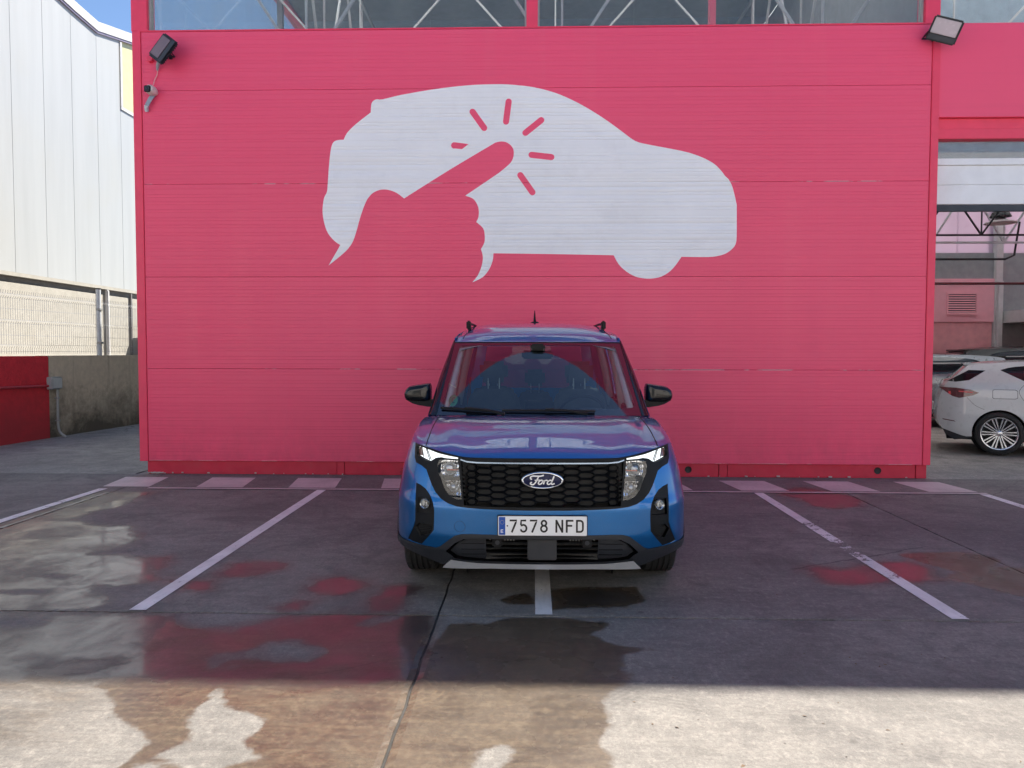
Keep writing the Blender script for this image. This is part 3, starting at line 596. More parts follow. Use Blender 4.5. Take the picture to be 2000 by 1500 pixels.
for k in range(8):
    mb = MB(); z = 2.475+k*.054; mb.add([(9.665,YI-.028,z),(10.295,YI-.028,z),(10.295,YI-.004,z+.03),(9.665,YI-.004,z+.03),(9.665,YI-.022,z-.004),(10.295,YI-.022,z-.004),(10.295,YI-.001,z+.026),(9.665,YI-.001,z+.026)], [(0,1,2,3),(7,6,5,4),(0,4,5,1),(2,6,7,3),(0,3,7,4),(1,5,6,2)]); mb.build('slat', M_pk2, ven)
mb = MB(); mb.box(9.665,10.295,YI-.0035,YI-.0015,2.465,2.895); mb.build('vent_backing', M_dark, ven)
girder((4.8,15.6), (10.8,15.6), 3.9, 4.75, 5, .02, M_dark)
girder((4.8,17.0), (15.8,17.0), 3.95, 5.2, 7, .025, M_steel_l)
mb = MB(); mb.tube([(4.8,17.6,3.66),(10.7,17.6,3.66),(10.9,17.6,3.75),(11.0,17.6,4.5)], .025, 6); mb.build('cable_tray', M_dark, bld)
mb = MB(); mb.tube([(4.8,16.6,3.02),(15.8,16.6,3.02)], .028, 6); mb.build('sprinkler_pipe', mat('oxide_red_pipe',(.10,.02,.025),.5), bld)
# mezzanine
mb = MB(); mb.box(10.9, 15.9, 16.4, 18.08, 2.22, 2.5); mb.build('mezzanine_floor', M_wsteel, bld, bevel=.01)
mb = MB(); mb.box(10.9, 15.9, 16.3, 16.39, 2.0, 2.5); mb.build('mezzanine_edge', mat('mauve_grey_paint',(.42,.36,.38),.6), bld)
mb = MB()
for z in (2.62,2.78,2.94,3.10): mb.tube([(10.9,16.35,z),(15.9,16.35,z+.3)], .018, 6)
for x in (10.95,12.4,13.9): mb.tube([(x,16.35,2.5),(x,16.35,3.15)], .022, 6)
mb.build('mezzanine_railing', M_wsteel, bld)

# unseen warehouse, added to throw light back onto the shaded pink wall
ob = thing('added_bounce_building', 'pale warehouse added unseen behind the viewpoint to bounce light onto the pink wall', 'building', kind='structure')
M_ob = mat('pale_cladding', (.78,.76,.72), .6, dirt=((.6,.58,.55),.6,.3)); M_obg = mat('dark_window_glass', (.02,.025,.03), .08, coat=1.)
for k in range(13):
    x0 = -32+k*5; mb = MB(); mb.box(x0+.01, x0+4.99, -10.2, -10, 0, 9.0); mb.build('wall_panel', M_ob, ob)
for k in range(7):
    x0 = -30+k*9; mb = MB(); mb.box(x0, x0+3.2, -9.99, -9.95, 4.6, 6.2); mb.build('window', M_obg, ob)
for k in range(3):
    x0 = -25+k*20; mb = MB(); mb.box(x0, x0+4.4, -9.99, -9.93, 0, 3.9); mb.build('roller_door', M_steel, ob)
# ---------------------------------------------------------------- left side: terrace, retaining wall, fence, white building
TILT = R(-4.9)                       # the retaining wall runs slightly towards the alley
def shear(x): return lambda y: x+(y-12)*.0857
rw = thing('retaining_wall', 'low retaining wall at the left edge of the yard, red paint in front and bare mouldy concrete behind, under the wire fence', 'wall')
def leanbox(y0, y1, z0, z1, d0, d1):
    mb_ = MB(); xb = lambda y: -8.66+(y-12)*.0857
    v = [(xb(y)-d, y, z) for z in (z0,z1) for y in (y0,y1) for d in (d0,d1)]
    return mb_.add(v, [(0,1,3,2),(4,6,7,5),(0,4,5,1),(2,3,7,6),(0,2,6,4),(1,5,7,3)])
def wall_dirt_mat(name, col, low, redd=False):
    m, n, p = new_mat(name); P = pos(n); g = n.nodes.new('ShaderNodeSeparateXYZ'); L(n, pos(n), g.inputs[0])
    a = noise(n, 1.2, 6, P, .65, .6); b = noise(n, 9, 6, P, .7); h = ramp(n, g.outputs[2], .0, 1.35, .62, -.25)
    m1 = ramp(n, math_(n, 'ADD', math_(n, 'ADD', h, a), math_(n, 'MULTIPLY', b, .35)), .72, 1.25)
    c = mixc(n, ramp(n, b, .3, .75), tuple(x*1.12 for x in col), tuple(x*.82 for x in col))
    c = mixc(n, m1, c, low)
    run = noise(n, 1, 5, pos(n, (7,7,.3)), .6); c = mixc(n, ramp(n, run, .55, .72, 0, .35), c, low)
    L(n, c, p.inputs['Base Color']); p.inputs['Roughness'].default_value = .85
    L(n, bump(n, noise(n, 22, 6, P, .7), .5, .012), p.inputs['Normal']); return m
M_bare = wall_dirt_mat('mouldy_bare_concrete', (.58,.50,.38), (.105,.09,.066))
M_redw = wall_dirt_mat('weathered_red_wall_paint', (.64,.028,.045), (.40,.03,.04))
leanbox(13.16, 30, -.02, 1.455, 0, .25).build('bare_section', M_bare, rw, bevel=.01)
leanbox(3, 13.155, -.02, 1.45, -.012, .25).build('painted_section', M_redw, rw, bevel=.012)
terr = MB(); terr.box(-12.0, -8.9, 3, 31, 1.0, 1.30); terr.build('terrace', M_conc_far, kind='structure')
# conduit and junction boxes
cd = thing('conduit_pipe', 'grey vertical electrical pipe curving out at the foot of the retaining wall', 'pipe', (-8.50,13.25,0))
mb = MB(); mb.tube(spline([(.02,.02,.86),(.02,.02,.5),(.02,.02,.22),(.05,.03,.08),(.16,.03,-.0)], sub=4, closed=False), .022, 10); mb.build('pipe', mat('grey_conduit', (.33,.35,.35), .5), cd, smooth=60)
for z in (.3,.7):
    mb = MB(); mb.box(-.02,.05,-.012,.05,z-.012,z+.012); mb.build('pipe_clip', M_steel, cd, bevel=.002)
jb = thing('junction_box', 'small light grey junction box on the seam of the red and bare wall', 'electrical box', (-8.56,13.22,.86))
mb = MB(); mb.box(0,.11,-.14,.14,0,.22); mb.build('box_body', mat('grey_box_plastic', (.42,.45,.45), .45), jb, bevel=.012)
mb = MB(); mb.box(.111,.125,-.13,.13,.01,.21); mb.build('box_lid', mat('grey_lid_plastic', (.46,.49,.49), .4), jb, bevel=.01)
rp = thing('handrail_pipe', 'dull red pipe running level along the red retaining wall into the grey box', 'pipe', (0,0,0))
mb = MB(); mb.tube([(-8.66+(y-12)*.0857+.05, y, .925+(13-y)*.012) for y in (3,8,13.07)], .022, 10); mb.build('pipe', mat('red_pipe_paint', (.42,.03,.045), .5), rp, smooth=60)
# wire fence
fn = thing('wire_fence', 'white welded wire mesh fence on top of the left retaining wall', 'fence', (0,0,0))
M_fw = mat('white_fence_wire', (.27,.29,.34), .4); fx = lambda y: -8.66+(y-12)*.0857-.08
mb = MB(); zt = [(1.49,0),(1.58,0),(1.61,.016),(1.64,0),(2.0,0),(2.03,.014),(2.06,0),(2.42,0),(2.45,.02),(2.49,0),(2.55,.01)]
y = 4.
while y < 24:
    mb.tube([(fx(y)+d, y, z) for z, d in zt], .0032, 3); y += .052
for z in (1.53,1.64,1.80,2.0,2.06,2.24,2.42,2.49):
    mb.tube([(fx(y_), y_, z) for y_ in (4,24)], .0030, 4)
mb.build('wire_mesh', M_fw, fn, kind='stuff')
for y in (5.0, 9.8, 14.62, 19.4, 24.1):
    mb = MB(); mb.tube([(fx(y)+.03,y,1.25),(fx(y)+.03,y,2.74)], .045, 14); mb.build('fence_post', mat('fence_post_paint',(.50,.53,.57),.4) if y < 6 else bpy.data.materials['fence_post_paint'], fn, smooth=50)
    mb = MB(); mb.tube([(fx(y)+.03,y,2.741),(fx(y)+.03,y,2.765)], .05, 14); mb.build('post_cap', M_dark, fn, smooth=50)
    for z in (1.7,2.35):
        mb = MB(); mb.box(fx(y)+.0, fx(y)+.09, y-.05, y+.05, z-.02, z+.02); mb.build('post_bracket', M_steel, fn, bevel=.004)
# the white building on the far side of the terrace
wb = thing('clad_building', 'tall white panel-clad building on a cream concrete base at the left, behind the wire fence', 'building')
def clad_mat(name, col):
    m, n, p = new_mat(name); P = pos(n)
    c = mixc(n, ramp(n, noise(n, 1, 5, pos(n, (2,2,.18)), .6), .42, .75, 0, .5), col, tuple(x*.80 for x in col))
    c = mixc(n, ramp(n, noise(n, .5, 5, P), .5, .7, 0, .4), c, (.37,.37,.34)); L(n, c, p.inputs['Base Color']); p.inputs['Roughness'].default_value = .4
    L(n, bump(n, noise(n, 1.1, 3, pos(n,(1,3,.3))), .12, .03), p.inputs['Normal']); return m
M_clad = clad_mat('white_cladding', (.375,.39,.395)); M_cap = mat('white_roof_trim', (.50,.50,.50), .4); M_gut = mat('grey_shadow_channel', (.16,.15,.15), .6)
M_cream = mat('cream_precast_concrete', (.355,.342,.305), .85, var=.08, bmp=.3, dirt=((.32,.30,.25),1.3,.55))
M_yel = mat('yellow_translucent_sheet', (.52,.50,.27), .35, var=.06)
TOP = [(0,11.3),(17,10.95),(19.75,10.64),(20.83,10.56),(23.08,11.07),(34,13.5)]
ys = [17.346-1.155*k for k in range(10,0,-1)]+[17.346,18.513,19.665,20.818,22.0]+[22.0+1.155*k for k in range(1,10)]
for a, b in zip(ys[:-1], ys[1:]):
    t0, t1 = interp(a, TOP)-.26, interp(b, TOP)-.26
    lo = 3.36
    segs = [(lo, t0, t1)] if a < 21.9 else [(lo, 8.55, 8.55), ]
    for z0, z1, z2 in segs:
        g = .0025; mb = MB()
        mb.add([(-12.0,a+g,z0),(-12.0,b-g,z0),(-12.0,b-g,z2),(-12.0,a+g,z1),(-12.08,a+g,z0),(-12.08,b-g,z0),(-12.08,b-g,z2),(-12.08,a+g,z1)],
               [(0,1,2,3),(7,6,5,4),(0,4,5,1),(1,5,6,2),(2,6,7,3),(3,7,4,0)]); mb.build('clad_panel', M_clad, wb, bevel=.004)
    if a >= 21.9:
        mb = MB(); mb.add([(-12.04,a+.003,8.66),(-12.04,b-.003,8.66),(-12.04,b-.003,t1-.05),(-12.04,a+.003,t0-.05),(-12.07,a+.003,8.66),(-12.07,b-.003,8.66),(-12.07,b-.003,t1-.05),(-12.07,a+.003,t0-.05)],
               [(0,1,2,3),(7,6,5,4),(0,4,5,1),(1,5,6,2),(2,6,7,3),(3,7,4,0)]); mb.build('translucent_panel', M_yel, wb)
mb = MB(); mb.box(-12.0,-11.97,22.0,32.4,8.56,8.65); mb.build('sill_trim', M_cap, wb)
mb = MB(); mb.box(-12.0,-11.97,22.0,22.09,8.651,10.5); mb.build('window_jamb', M_cap, wb)
mb = MB(); mb.box(-12.2,-12.085,ys[0],32.4,3.36,10.3); mb.build('clad_backing', M_steel, wb)
for (a, ta), (b, tb) in zip(TOP[:-1], TOP[1:]):
    a = max(a, ys[0]); 
    if a >= b: continue
    ta = interp(a, TOP); mb = MB()
    mb.add([(-11.93,a,ta-.25),(-11.93,b,tb-.25),(-11.93,b,tb),(-11.93,a,ta),(-13,a,ta-.25),(-13,b,tb-.25),(-13,b,tb),(-13,a,ta)], [(0,1,2,3),(7,6,5,4),(0,4,5,1),(1,5,6,2),(2,6,7,3),(3,7,4,0)])
    mb.build('roof_trim', M_cap, wb)
    mb = MB(); mb.add([(-11.95,a,ta-.31),(-11.95,b,tb-.31),(-11.95,b,tb-.255),(-11.95,a,ta-.255),(-12.05,a,ta-.31),(-12.05,b,tb-.31),(-12.05,b,tb-.255),(-12.05,a,ta-.255)], [(0,1,2,3),(7,6,5,4),(0,4,5,1),(1,5,6,2),(2,6,7,3),(3,7,4,0)])
    mb.build('roof_drip', mat('violet_grey_drip',(.18,.16,.24),.5) if a < 17 else bpy.data.materials['violet_grey_drip'], wb)
mb = MB(); mb.box(-12.1,-11.96,ys[0],32.4,3.27,3.355); mb.build('base_ledge', M_cream, wb)
mb = MB(); mb.box(-12.5,-12.12,ys[0],32.4,3.12,3.265); mb.build('shadow_channel', M_gut, wb)
for a, b in ((6,10),(10.015,15.3),(15.315,20.6),(20.62,22.35),(22.37,27.5),(27.52,32.4)):
    mb = MB(); mb.box(-12.4,-12.03,a,b,.9,3.118); mb.build('base_slab', M_cream, wb, bevel=.012)
mb = MB(); mb.box(-12.02,-11.93,21.02,21.12,1.3,3.26); mb.build('downpipe', M_cap, wb, bevel=.02)
mb = MB(); mb.box(-12.02,-11.97,22.33,22.39,1.3,3.26); mb.build('joint_strip', M_gut, wb)
mb = MB(); mb.box(-21,-12.5,ys[0],32.4,0,10.2); mb.build('building_core', M_clad, wb)
tp = thing('covered_stack', 'pale grey sheeted stack on the terrace against the cream wall, beside the warehouse edge', 'tarpaulin', (-11.3,23.2,1.3))
mb = MB(); mb.add([(-.5,-.6,0),(.55,-.6,0),(.55,1.3,0),(-.5,1.3,0),(-.42,-.48,1.22),(.38,-.5,1.32),(.35,1.2,1.4),(-.4,1.2,1.36),(-.02,-.62,1.02),(.52,.2,.7)], [(0,1,5,8),(0,8,4),(8,5,4),(1,2,6,9),(1,9,5),(9,6,5),(2,3,7,6),(3,0,4,7),(4,5,6,7)])
mb.build('sheet', mat('grey_white_tarpaulin',(.42,.45,.47),.5,bmp=.5,bscale=6), tp, bevel=.02)

# ---------------------------------------------------------------- things hung on the warehouse wall
M_flb = mat('black_powder_coat', (.014,.017,.024), .45); M_fll = mat('frosted_lamp_glass', (.56,.50,.54), .25, var=.03)
M_fin = mat('dark_grey_casting', (.035,.042,.055), .5)
def floodlight(label, loc, rot, w, h, lens=None, bd=.022):
    t = thing('floodlight', label, 'floodlight', loc, group='floodlights on the warehouse wall')
    rm = Matrix.Rotation(R(rot[1]),4,'Y') @ Matrix.Rotation(R(rot[0]),4,'X') @ Matrix.Rotation(R(rot[2]),4,'Z')
    def add(mb_, name, m, bevel=0):
        o = mb_.build(name, m, t, bevel=bevel); o.matrix_local = Matrix.Translation((0,-.20,0)) @ rm; return o
    mb = MB(); mb.box(-w/2,w/2,-.022,.022,-h/2,h/2); add(mb, 'housing', M_flb, .016)
    mb = MB(); mb.box(-w/2+bd,w/2-bd,-.032,-.0225,-h*.20,h/2-bd); add(mb, 'lamp_glass', lens or M_fll, .006)
    mb = MB(); mb.box(-w/2+.012,w/2-.012,-.030,-.0225,-h/2+.012,-h*.225); add(mb, 'lower_cover', M_fin, .006)
    mb = MB()
    for k in range(9): mb.box(-w/2+.04+k*(w-.09)/8, -w/2+.05+k*(w-.09)/8, .0225,.045,-h/2+.03,h/2-.03)
    add(mb, 'cooling_fins', M_flb)
    mb = MB(); s = w/2+.012
    mb.tube([(-s,-.20,0),(-s,-.10,-.02),(-s,-.035,-.03),(s,-.035,-.03),(s,-.10,-.02),(s,-.20,0)], .011, 6); mb.box(-.05,.05,-.022,-.002,-.05,.0); o = mb.build('bracket', M_flb, t)
    if abs(rot[1]) > 40: o.scale = (.35,1,1)
    return t
floodlight('black floodlight tilted steeply on its side at the top left corner of the pink wall', (-4.46,YW,5.17), (-20,-52,0), .33, .28, mat('dull_mauve_lamp_glass',(.20,.15,.18),.35), .034)
floodlight('black floodlight angled to the right at the top right corner of the pink wall', (4.80,YW,5.30), (28,14,-24), .33, .27)
wc = thing('wall_cap', 'small round pink cap on the wall beside the left floodlight', 'wall cap', (-4.71,YW,5.12))
mb = MB(); mb.lathe([(0,-.05),(.035,-.048),(.04,-.04),(.04,0)], (0,0,0), 'y', 20); mb.build('cap_disc', M_trim, wc, smooth=40)
sc = thing('security_camera', 'white security camera with black face on the pink wall below the left floodlight', 'camera', (-4.675,YW,4.72))
mb = MB(); mb.lathe([(0,-.155),(.045,-.15),(.058,-.12),(.06,-.05),(.045,0),(.0,.005)], (0,0,0), 'y', 24); o = mb.build('camera_body', mat('camera_white_plastic',(.62,.60,.58),.4), sc, smooth=50)
mb = MB(); mb.box(-.05,.03,-.168,-.15,-.045,.035); mb.build('black_face', M_flb, sc, bevel=.014)
mb = MB(); mb.lathe([(0,-.176),(.012,-.175),(.014,-.168)], (-.01,0,-.005), 'y', 16); mb.build('camera_lens', mat('lens_glass',(.02,.03,.05),.05), sc, smooth=50)
mb = MB(); mb.tube([(.0,-.03,-.04),(-.03,-.05,-.09),(-.075,-.05,-.17)], [.03,.032,.03], 4); mb.build('mount_arm', mat('grey_blue_bracket',(.28,.36,.46),.4), sc)
mb = MB(); mb.tube([(-.075,-.05,-.17),(-.085,-.04,-.2),(-.09,-.02,-.235)], [.03,.026,.022], 4); mb.build('mount_foot', mat('pale_blue_tape',(.55,.60,.66),.5), sc)
cb = thing('lamp_cable', 'thin pale cable hanging from the left floodlight down to the security camera', 'cable', (0,0,0))
mb = MB(); mb.tube(spline([(-4.60,YW-.05,5.06),(-4.615,YW-.03,5.0),(-4.63,YW-.02,4.93),(-4.66,YW-.02,4.87),(-4.675,YW-.03,4.80)], sub=4, closed=False), .006, 6); mb.build('wire', mat('pink_white_cable',(.75,.35,.38),.5), cb)
mb = MB(); mb.tube([(-4.592,YW-.06,5.07),(-4.605,YW-.05,5.03),(-4.62,YW-.035,4.975)], [.02,.022,.012], 6); mb.build('connector', mat('grey_connector',(.30,.33,.38),.5), cb)
# weeds and litter
M_weed = mat('dry_weed_leaf', (.05,.055,.02), .7, var=.4)
wd = thing('weed', 'small dark weed growing from the foot of the pink plinth left of the blue van', 'plant', (-1.60,YW+.015,.0))
mb = MB()
for i in range(60):
    a = random.uniform(0, 6.28); r = abs(random.gauss(0,.035)); z = random.uniform(.0,.085); s = random.uniform(.006,.013)
    c = Vector((r*math.cos(a), -.02-abs(r*math.sin(a))*.5, z)); u = Vector((random.uniform(-1,1),random.uniform(-1,1),random.uniform(-1,1))).normalized()*s; w = u.orthogonal().normalized()*s*.5
    mb.add([c-u, c+w, c+u, c-w], [(0,1,2,3)])
mb.build('leaves', M_weed, wd, fix=False)
mb = MB()
for k in range(4): mb.tube([(0,-.01,0),(random.uniform(-.03,.03),-.02,.04),(random.uniform(-.05,.05),-.03,.08)], .0015, 4)
mb.build('stems', M_weed, wd)
M_lit = mat('dry_leaf_litter', (.13,.085,.05), .8, var=.5, vscale=20)
mb = MB()
for i in range(130):
    x, y = (random.uniform(.4,3.6), random.uniform(2.5,3.9)) if i < 60 else (random.uniform(-4.5,5), random.uniform(2.4,9))
    if -.9 < x < .95 and y > 4.4: continue
    s = random.uniform(.004,.012) if i < 45 else random.uniform(.003,.008); a = random.uniform(0,6.28); c, d = math.cos(a)*s, math.sin(a)*s; h = random.uniform(.002,.006)
    mb.add([(x-c,y-d,.001),(x+d*.5,y-c*.5,h),(x+c,y+d,.002),(x-d*.4,y+c*.4,.001)], [(0,1,2,3)])
mb.build('leaf_litter', M_lit, kind='stuff', fix=False, label='tiny dry leaves and specks scattered over the concrete yard', cat='leaf litter')
# hanging lamp and boxes in the hall
hl = thing('pendant_lamp', 'dark industrial pendant lamp with a pale dish hanging inside the open bay at right', 'lamp', (9.55,15.9,4.30))
mb = MB(); mb.lathe([(0,.0),(.29,-.1),(.30,-.12),(.0,-.10)], (0,0,0), 'z', 24); mb.build('dish', mat('cream_lamp_dish',(.55,.48,.46),.5), hl, smooth=40)
mb = MB(); mb.lathe([(0,.26),(.035,.25),(.06,.17),(.16,.09),(.2,.01),(0,.01)], (0,0,0), 'z', 20); mb.build('lamp_housing', M_dark, hl, smooth=40)
mb = MB(); mb.tube([(0,0,.26),(0,0,1.2)], .012, 6); mb.build('hanger', M_dark, hl)
for i, (x, w, h, c, nm) in enumerate(((11.2,.25,.14,(.06,.12,.35),'blue'),(11.55,.3,.2,(.05,.05,.07),'black'),(11.95,.3,.24,(.45,.33,.26),'tan'),(12.3,.25,.2,(.30,.06,.06),'red'))):
    b = thing('storage_box', f'small {nm} box standing on the mezzanine floor behind the white railing', 'box', (x,16.9,2.5))
    mb = MB(); mb.box(0,w,0,.3,0,h); mb.build('carton', mat(f'{nm}_box_card', c, .7), b, bevel=.008)
    mb = MB(); mb.box(-.004,w+.004,-.004,.304,h*.8,h+.004); mb.build('lid', mat(f'{nm}_box_lid', tuple(x_*1.3 for x_ in c), .6), b)
# ================================================================ THE BLUE VAN
def smooth_tab(tab, sg=.025):
    z = np.arange(tab[0][0]-.2, tab[-1][0]+.2, .004); v = np.interp(z, *zip(*tab))
    k = np.exp(-.5*(np.arange(-40,41)*.004/sg)**2); k /= k.sum()
    v = np.convolve(np.pad(v, 40, mode='edge'), k, 'valid')
    return lambda q: float(np.interp(q, z, v))
Pz = smooth_tab([(.15,.12),(.20,.10),(.27,.06),(.33,.02),(.42,0),(.60,0),(.66,.02),(.88,.05),(.95,.075),(1.1,.12)], .014)
Wz = smooth_tab([(.15,.89),(.2,.90),(.3,.93),(.6,.93),(.8,.90),(.93,.86),(1.06,.83),(1.35,.78),(1.61,.715),(1.73,.665),(1.8,.63)], .03)
NN, DD = 2.6, .5
def f_front(off=0.):
    def fm(a, z):
        s = -1 if a < 0 else 1; ph = min(abs(a), 1)*math.pi/2
        W_ = Wz(z)+(off if off > -.025 else 0)
        return (s*W_*math.sin(ph)**(2/NN), Pz(z)-off+DD*(1-max(math.cos(ph),0)**(2/NN)), z)
    return fm
def dom_front(x, z):
    q = min(abs(x)/Wz(z), 1.)**(NN/2); a = math.asin(min(q,1))/(math.pi/2)
    return (-a if x < 0 else a, z)
def Fy(x, z): a, z = dom_front(x, z); return f_front()(a, z)[1]
M_blue, n_, p_ = new_mat('van_blue_metallic'); P_ = pos(n_)
fl_ = n_.nodes.new('ShaderNodeTexVoronoi'); fl_.inputs['Scale'].default_value = 900; L(n_, P_, fl_.inputs['Vector'])
c_ = mixc(n_, ramp(n_, fl_.outputs['Distance'], .1, .7), (.0,.085,.26), (.001,.14,.43))
L(n_, c_, p_.inputs['Base Color']); p_.inputs['Metallic'].default_value = .68; p_.inputs['Roughness'].default_value = .36
p_.inputs['Coat Weight'].default_value = 1; p_.inputs['Coat Roughness'].default_value = .015; p_.inputs['Coat IOR'].default_value = 1.48
L(n_, bump(n_, noise(n_, 2.2, 2, P_), .02, .02), p_.inputs['Coat Normal'])
M_blk = mat('gloss_black_trim', (.005,.006,.008), .10, coat=.0, spec=.5); M_plas = mat('textured_dark_plastic', (.022,.025,.032), .48, bmp=.5, bscale=500)
M_sat = mat('satin_black_trim', (.006,.007,.009), .5, spec=.22); M_void = mat('unlit_cavity_plastic', (.006,.006,.007), .8)
M_chr = mat('bright_chrome', (.75,.78,.82), .06, 1., var=.02); M_silv = mat('silver_skid_paint', (.55,.58,.62), .34, .35, coat=.3, var=.03)
M_glass = glass_mat('windscreen_glass', (.66,.78,.80), 0., 1.52, k=1.85); M_tglass = glass_mat('tinted_side_glass', (.30,.36,.38), 0., 1.5)
M_lamp = glass_mat('clear_lamp_cover', (.93,.95,.97), 0., 1.5)
M_tyre, n_, p_ = new_mat('tyre_rubber'); p_.inputs['Base Color'].default_value = (.018,.018,.019,1); p_.inputs['Roughness'].default_value = .75
van = thing('van', 'bright blue compact van with black grille parked nose out before the pink wall', 'van', (.058,4.47,0), .012)
def vskin(name, poly, off=0., m=None, parent=None, holes=(), thick=.012, step=(.025,.02), dens=.012, **kw):
    return skin(name, poly, f_front(off), m, parent or van, holes, step=step, thick=thick, dom=dom_front, dens=dens, back=(0,1,0), **kw)
flip = lambda l: [(-a, b) for a, b in l]
SURR_L = [(-.797,.955),(-.796,.916),(-.793,.871),(-.781,.842),(-.74,.827),(-.708,.807),(-.692,.768),(-.669,.717),(-.646,.678),(-.61,.642),(-.566,.619),(-.51,.604),(-.441,.598),(-.373,.595),(-.278,.593),(-.144,.590)]
TOP_L = [(-.797,.955),(-.708,.940),(-.639,.924),(-.573,.911),(-.501,.899),(-.459,.894),(-.281,.893)]
LOWTOP = [(-.414,.441),(-.482,.438),(-.524,.425),(-.574,.385),(-.617,.348),(-.646,.336),(-.75,.344),(-.855,.352)]
VENT = [(-.783,.721),(-.748,.712),(-.713,.692),(-.682,.655),(-.662,.612),(-.654,.572),(-.655,.503),(-.658,.448),(-.695,.401),(-.742,.345),(-.804,.352),(-.839,.361),(-.80,.441),(-.785,.487),(-.783,.625)]
edgeL = [(-Wz(z), z) for z in np.linspace(.365, .955, 14)]
half = LOWTOP + edgeL + SURR_L
vskin('bumper', half + flip(half[::-1]), 0, M_blue, holes=[VENT, flip(VENT)], thick=.02)
# surround with its openings
DRL = [(-.778,.944),(-.707,.929),(-.638,.912),(-.572,.901),(-.508,.892),(-.508,.880),(-.593,.882),(-.63,.886),(-.648,.882),(-.669,.868),(-.688,.857),(-.711,.862),(-.771,.882),(-.779,.893),(-.785,.929)]
LENS = [(-.611,.878),(-.506,.875),(-.482,.645),(-.511,.644),(-.554,.661),(-.59,.702),(-.612,.761),(-.631,.8),(-.637,.84),(-.629,.866)]
GR = [(-.30,.874),(-.455,.874),(-.489,.872),(-.468,.612),(-.30,.608)]
GRF = mirror(GR)
sh = SURR_L[1:]; top = TOP_L
surr = top[::-1] + sh
surr_full = surr + flip(surr[::-1])
gr = vskin('grille', surr_full, .004, M_sat, holes=[GRF, LENS, flip(LENS), DRL, flip(DRL)], thick=.035, label='black grille surround')
mb = MB(); mb.box(-.48,.48,.095,.11,.56,.885); mb.build('grille_backing', M_void, gr)
def on_front(x, z, off): 
    a, z = dom_front(x, z); return f_front(off)(a, z)
def hex_ring(hw, hh, tip): return [(-hw,0),(-hw+tip,hh),(hw-tip,hh),(hw,0),(hw-tip,-hh),(-hw+tip,-hh)]
cellmesh = None
def inside(p, poly):
    c = False
    for (x1,y1),(x2,y2) in zip(poly, poly[1:]+poly[:1]):
        if (y1 > p[1]) != (y2 > p[1]) and p[0] < x1+(p[1]-y1)*(x2-x1)/(y2-y1): c = not c
    return c
def cell_mesh():
    o, i1, i2 = hex_ring(.0578,.0196,.0225), hex_ring(.0535,.0168,.0205), hex_ring(.047,.0132,.018)
    v = [(a,0,b) for a,b in o]+[(a,-.0035,b) for a,b in i1]+[(a*.985,.004,b*.96) for a,b in i1]+[(a,.024,b) for a,b in i2]+[(a,.030,b) for a,b in o]
    f = []
    for L0, L1 in ((0,1),(1,2),(2,3),(4,0)): f += [(L0*6+k, L0*6+(k+1)%6, L1*6+(k+1)%6, L1*6+k) for k in range(6)]
    f += [tuple(range(18,24))]
    return MB().add(v, f).mesh('grille_cell', M_sat)
cellmesh = cell_mesh()
for ci in range(-5, 6):
    for ri in range(7):
        x = ci*.0895; z = .853-ri*.0405-(.0202 if ci % 2 else 0)
        if not (.615 < z < .862) or abs(x) > .47 : continue
        if (x/.125)**2+((z-.768)/.05)**2 < .55: continue
        p = on_front(x, z, -.006); c = link('grille_cell', cellmesh, gr, (p[0], p[1], z))
        c.rotation_euler = (R(-7), 0, math.atan2(on_front(x+.01,z,0)[1]-on_front(x-.01,z,0)[1], .02))
        if abs(ci) == 5: c.scale = (.55,1,1); c.location.x -= math.copysign(.015, x)
for s in (-1, 1):
    mb = MB()
    for k in range(10):
        z = .855-k*.0262
        if z > .62: 
            p = on_front(s*.474, z, -.004); mb.box(p[0]-.012, p[0]+.008, p[1], p[1]+.02, z-.006, z+.006)
    mb.build('grille_edge_teeth', M_sat, gr)
ch = [(0,.869),(-.39,.869),(-.452,.873),(-.489,.884),(-.489,.878),(-.452,.866),(-.39,.862),(0,.862)]
vskin('chrome_strip', mirror(ch[:4])[:0] + [(-.489,.885),(-.452,.874),(-.39,.870),(0,.870),(.39,.870),(.452,.874),(.489,.885),(.489,.877),(.452,.866),(.39,.862),(0,.862),(-.39,.862),(-.452,.866),(-.489,.877)], .010, mat('bright_strip',(.30,.38,.48),.25,.8), thick=.012)
# emblem
em = thing  # (keeps the name short below)
yb = Fy(0,.768)-.018
mb = MB()
ring = [(1.0,.0),(1.03,-.006),(1.0,-.011),(.955,-.011),(.93,-.006)]
def oval(mb_, prof, a, b, n=48, cap=False):
    v = []; m = len(prof)
    for i in range(n):
        t = 2*math.pi*i/n
        for r, h in prof: v.append((a*r*math.cos(t) if not isinstance(r, tuple) else 0, h, b*(1+(r-1)*a/b if r > .5 else r)*math.sin(t)))
    f = [(i*m+k, i*m+k+1, ((i+1)%n)*m+k+1, ((i+1)%n)*m+k) for i in range(n) for k in range(m-1)]
    if cap: f.append(tuple(i*m+m-1 for i in range(n)))
    return mb_.add(v, f)
oval(mb, ring, .121, .048); o = mb.build('emblem_rim', M_chr, gr, smooth=60); o.location = (0, yb, .768)
mb = MB(); oval(mb, [(1.0,.01),(1.0,-.003),(.8,-.006),(.6,-.008)], .116, .045, cap=True); o = mb.build('emblem_oval', mat('emblem_navy',(.004,.009,.055),.3,spec=.3), gr, smooth=60); o.location = (0, yb, .768)
mb = MB(); oval(mb, [(1.0,.012),(1.0,.0)], .128, .054, cap=True); o = mb.build('emblem_seat', M_sat, gr); o.location = (0, yb+.004, .768)
mb = MB(); fe = lambda a, b: (a*.116, -.0105, b*.048)
def sp(l, closed=False): return spline(l, (), 5, closed)
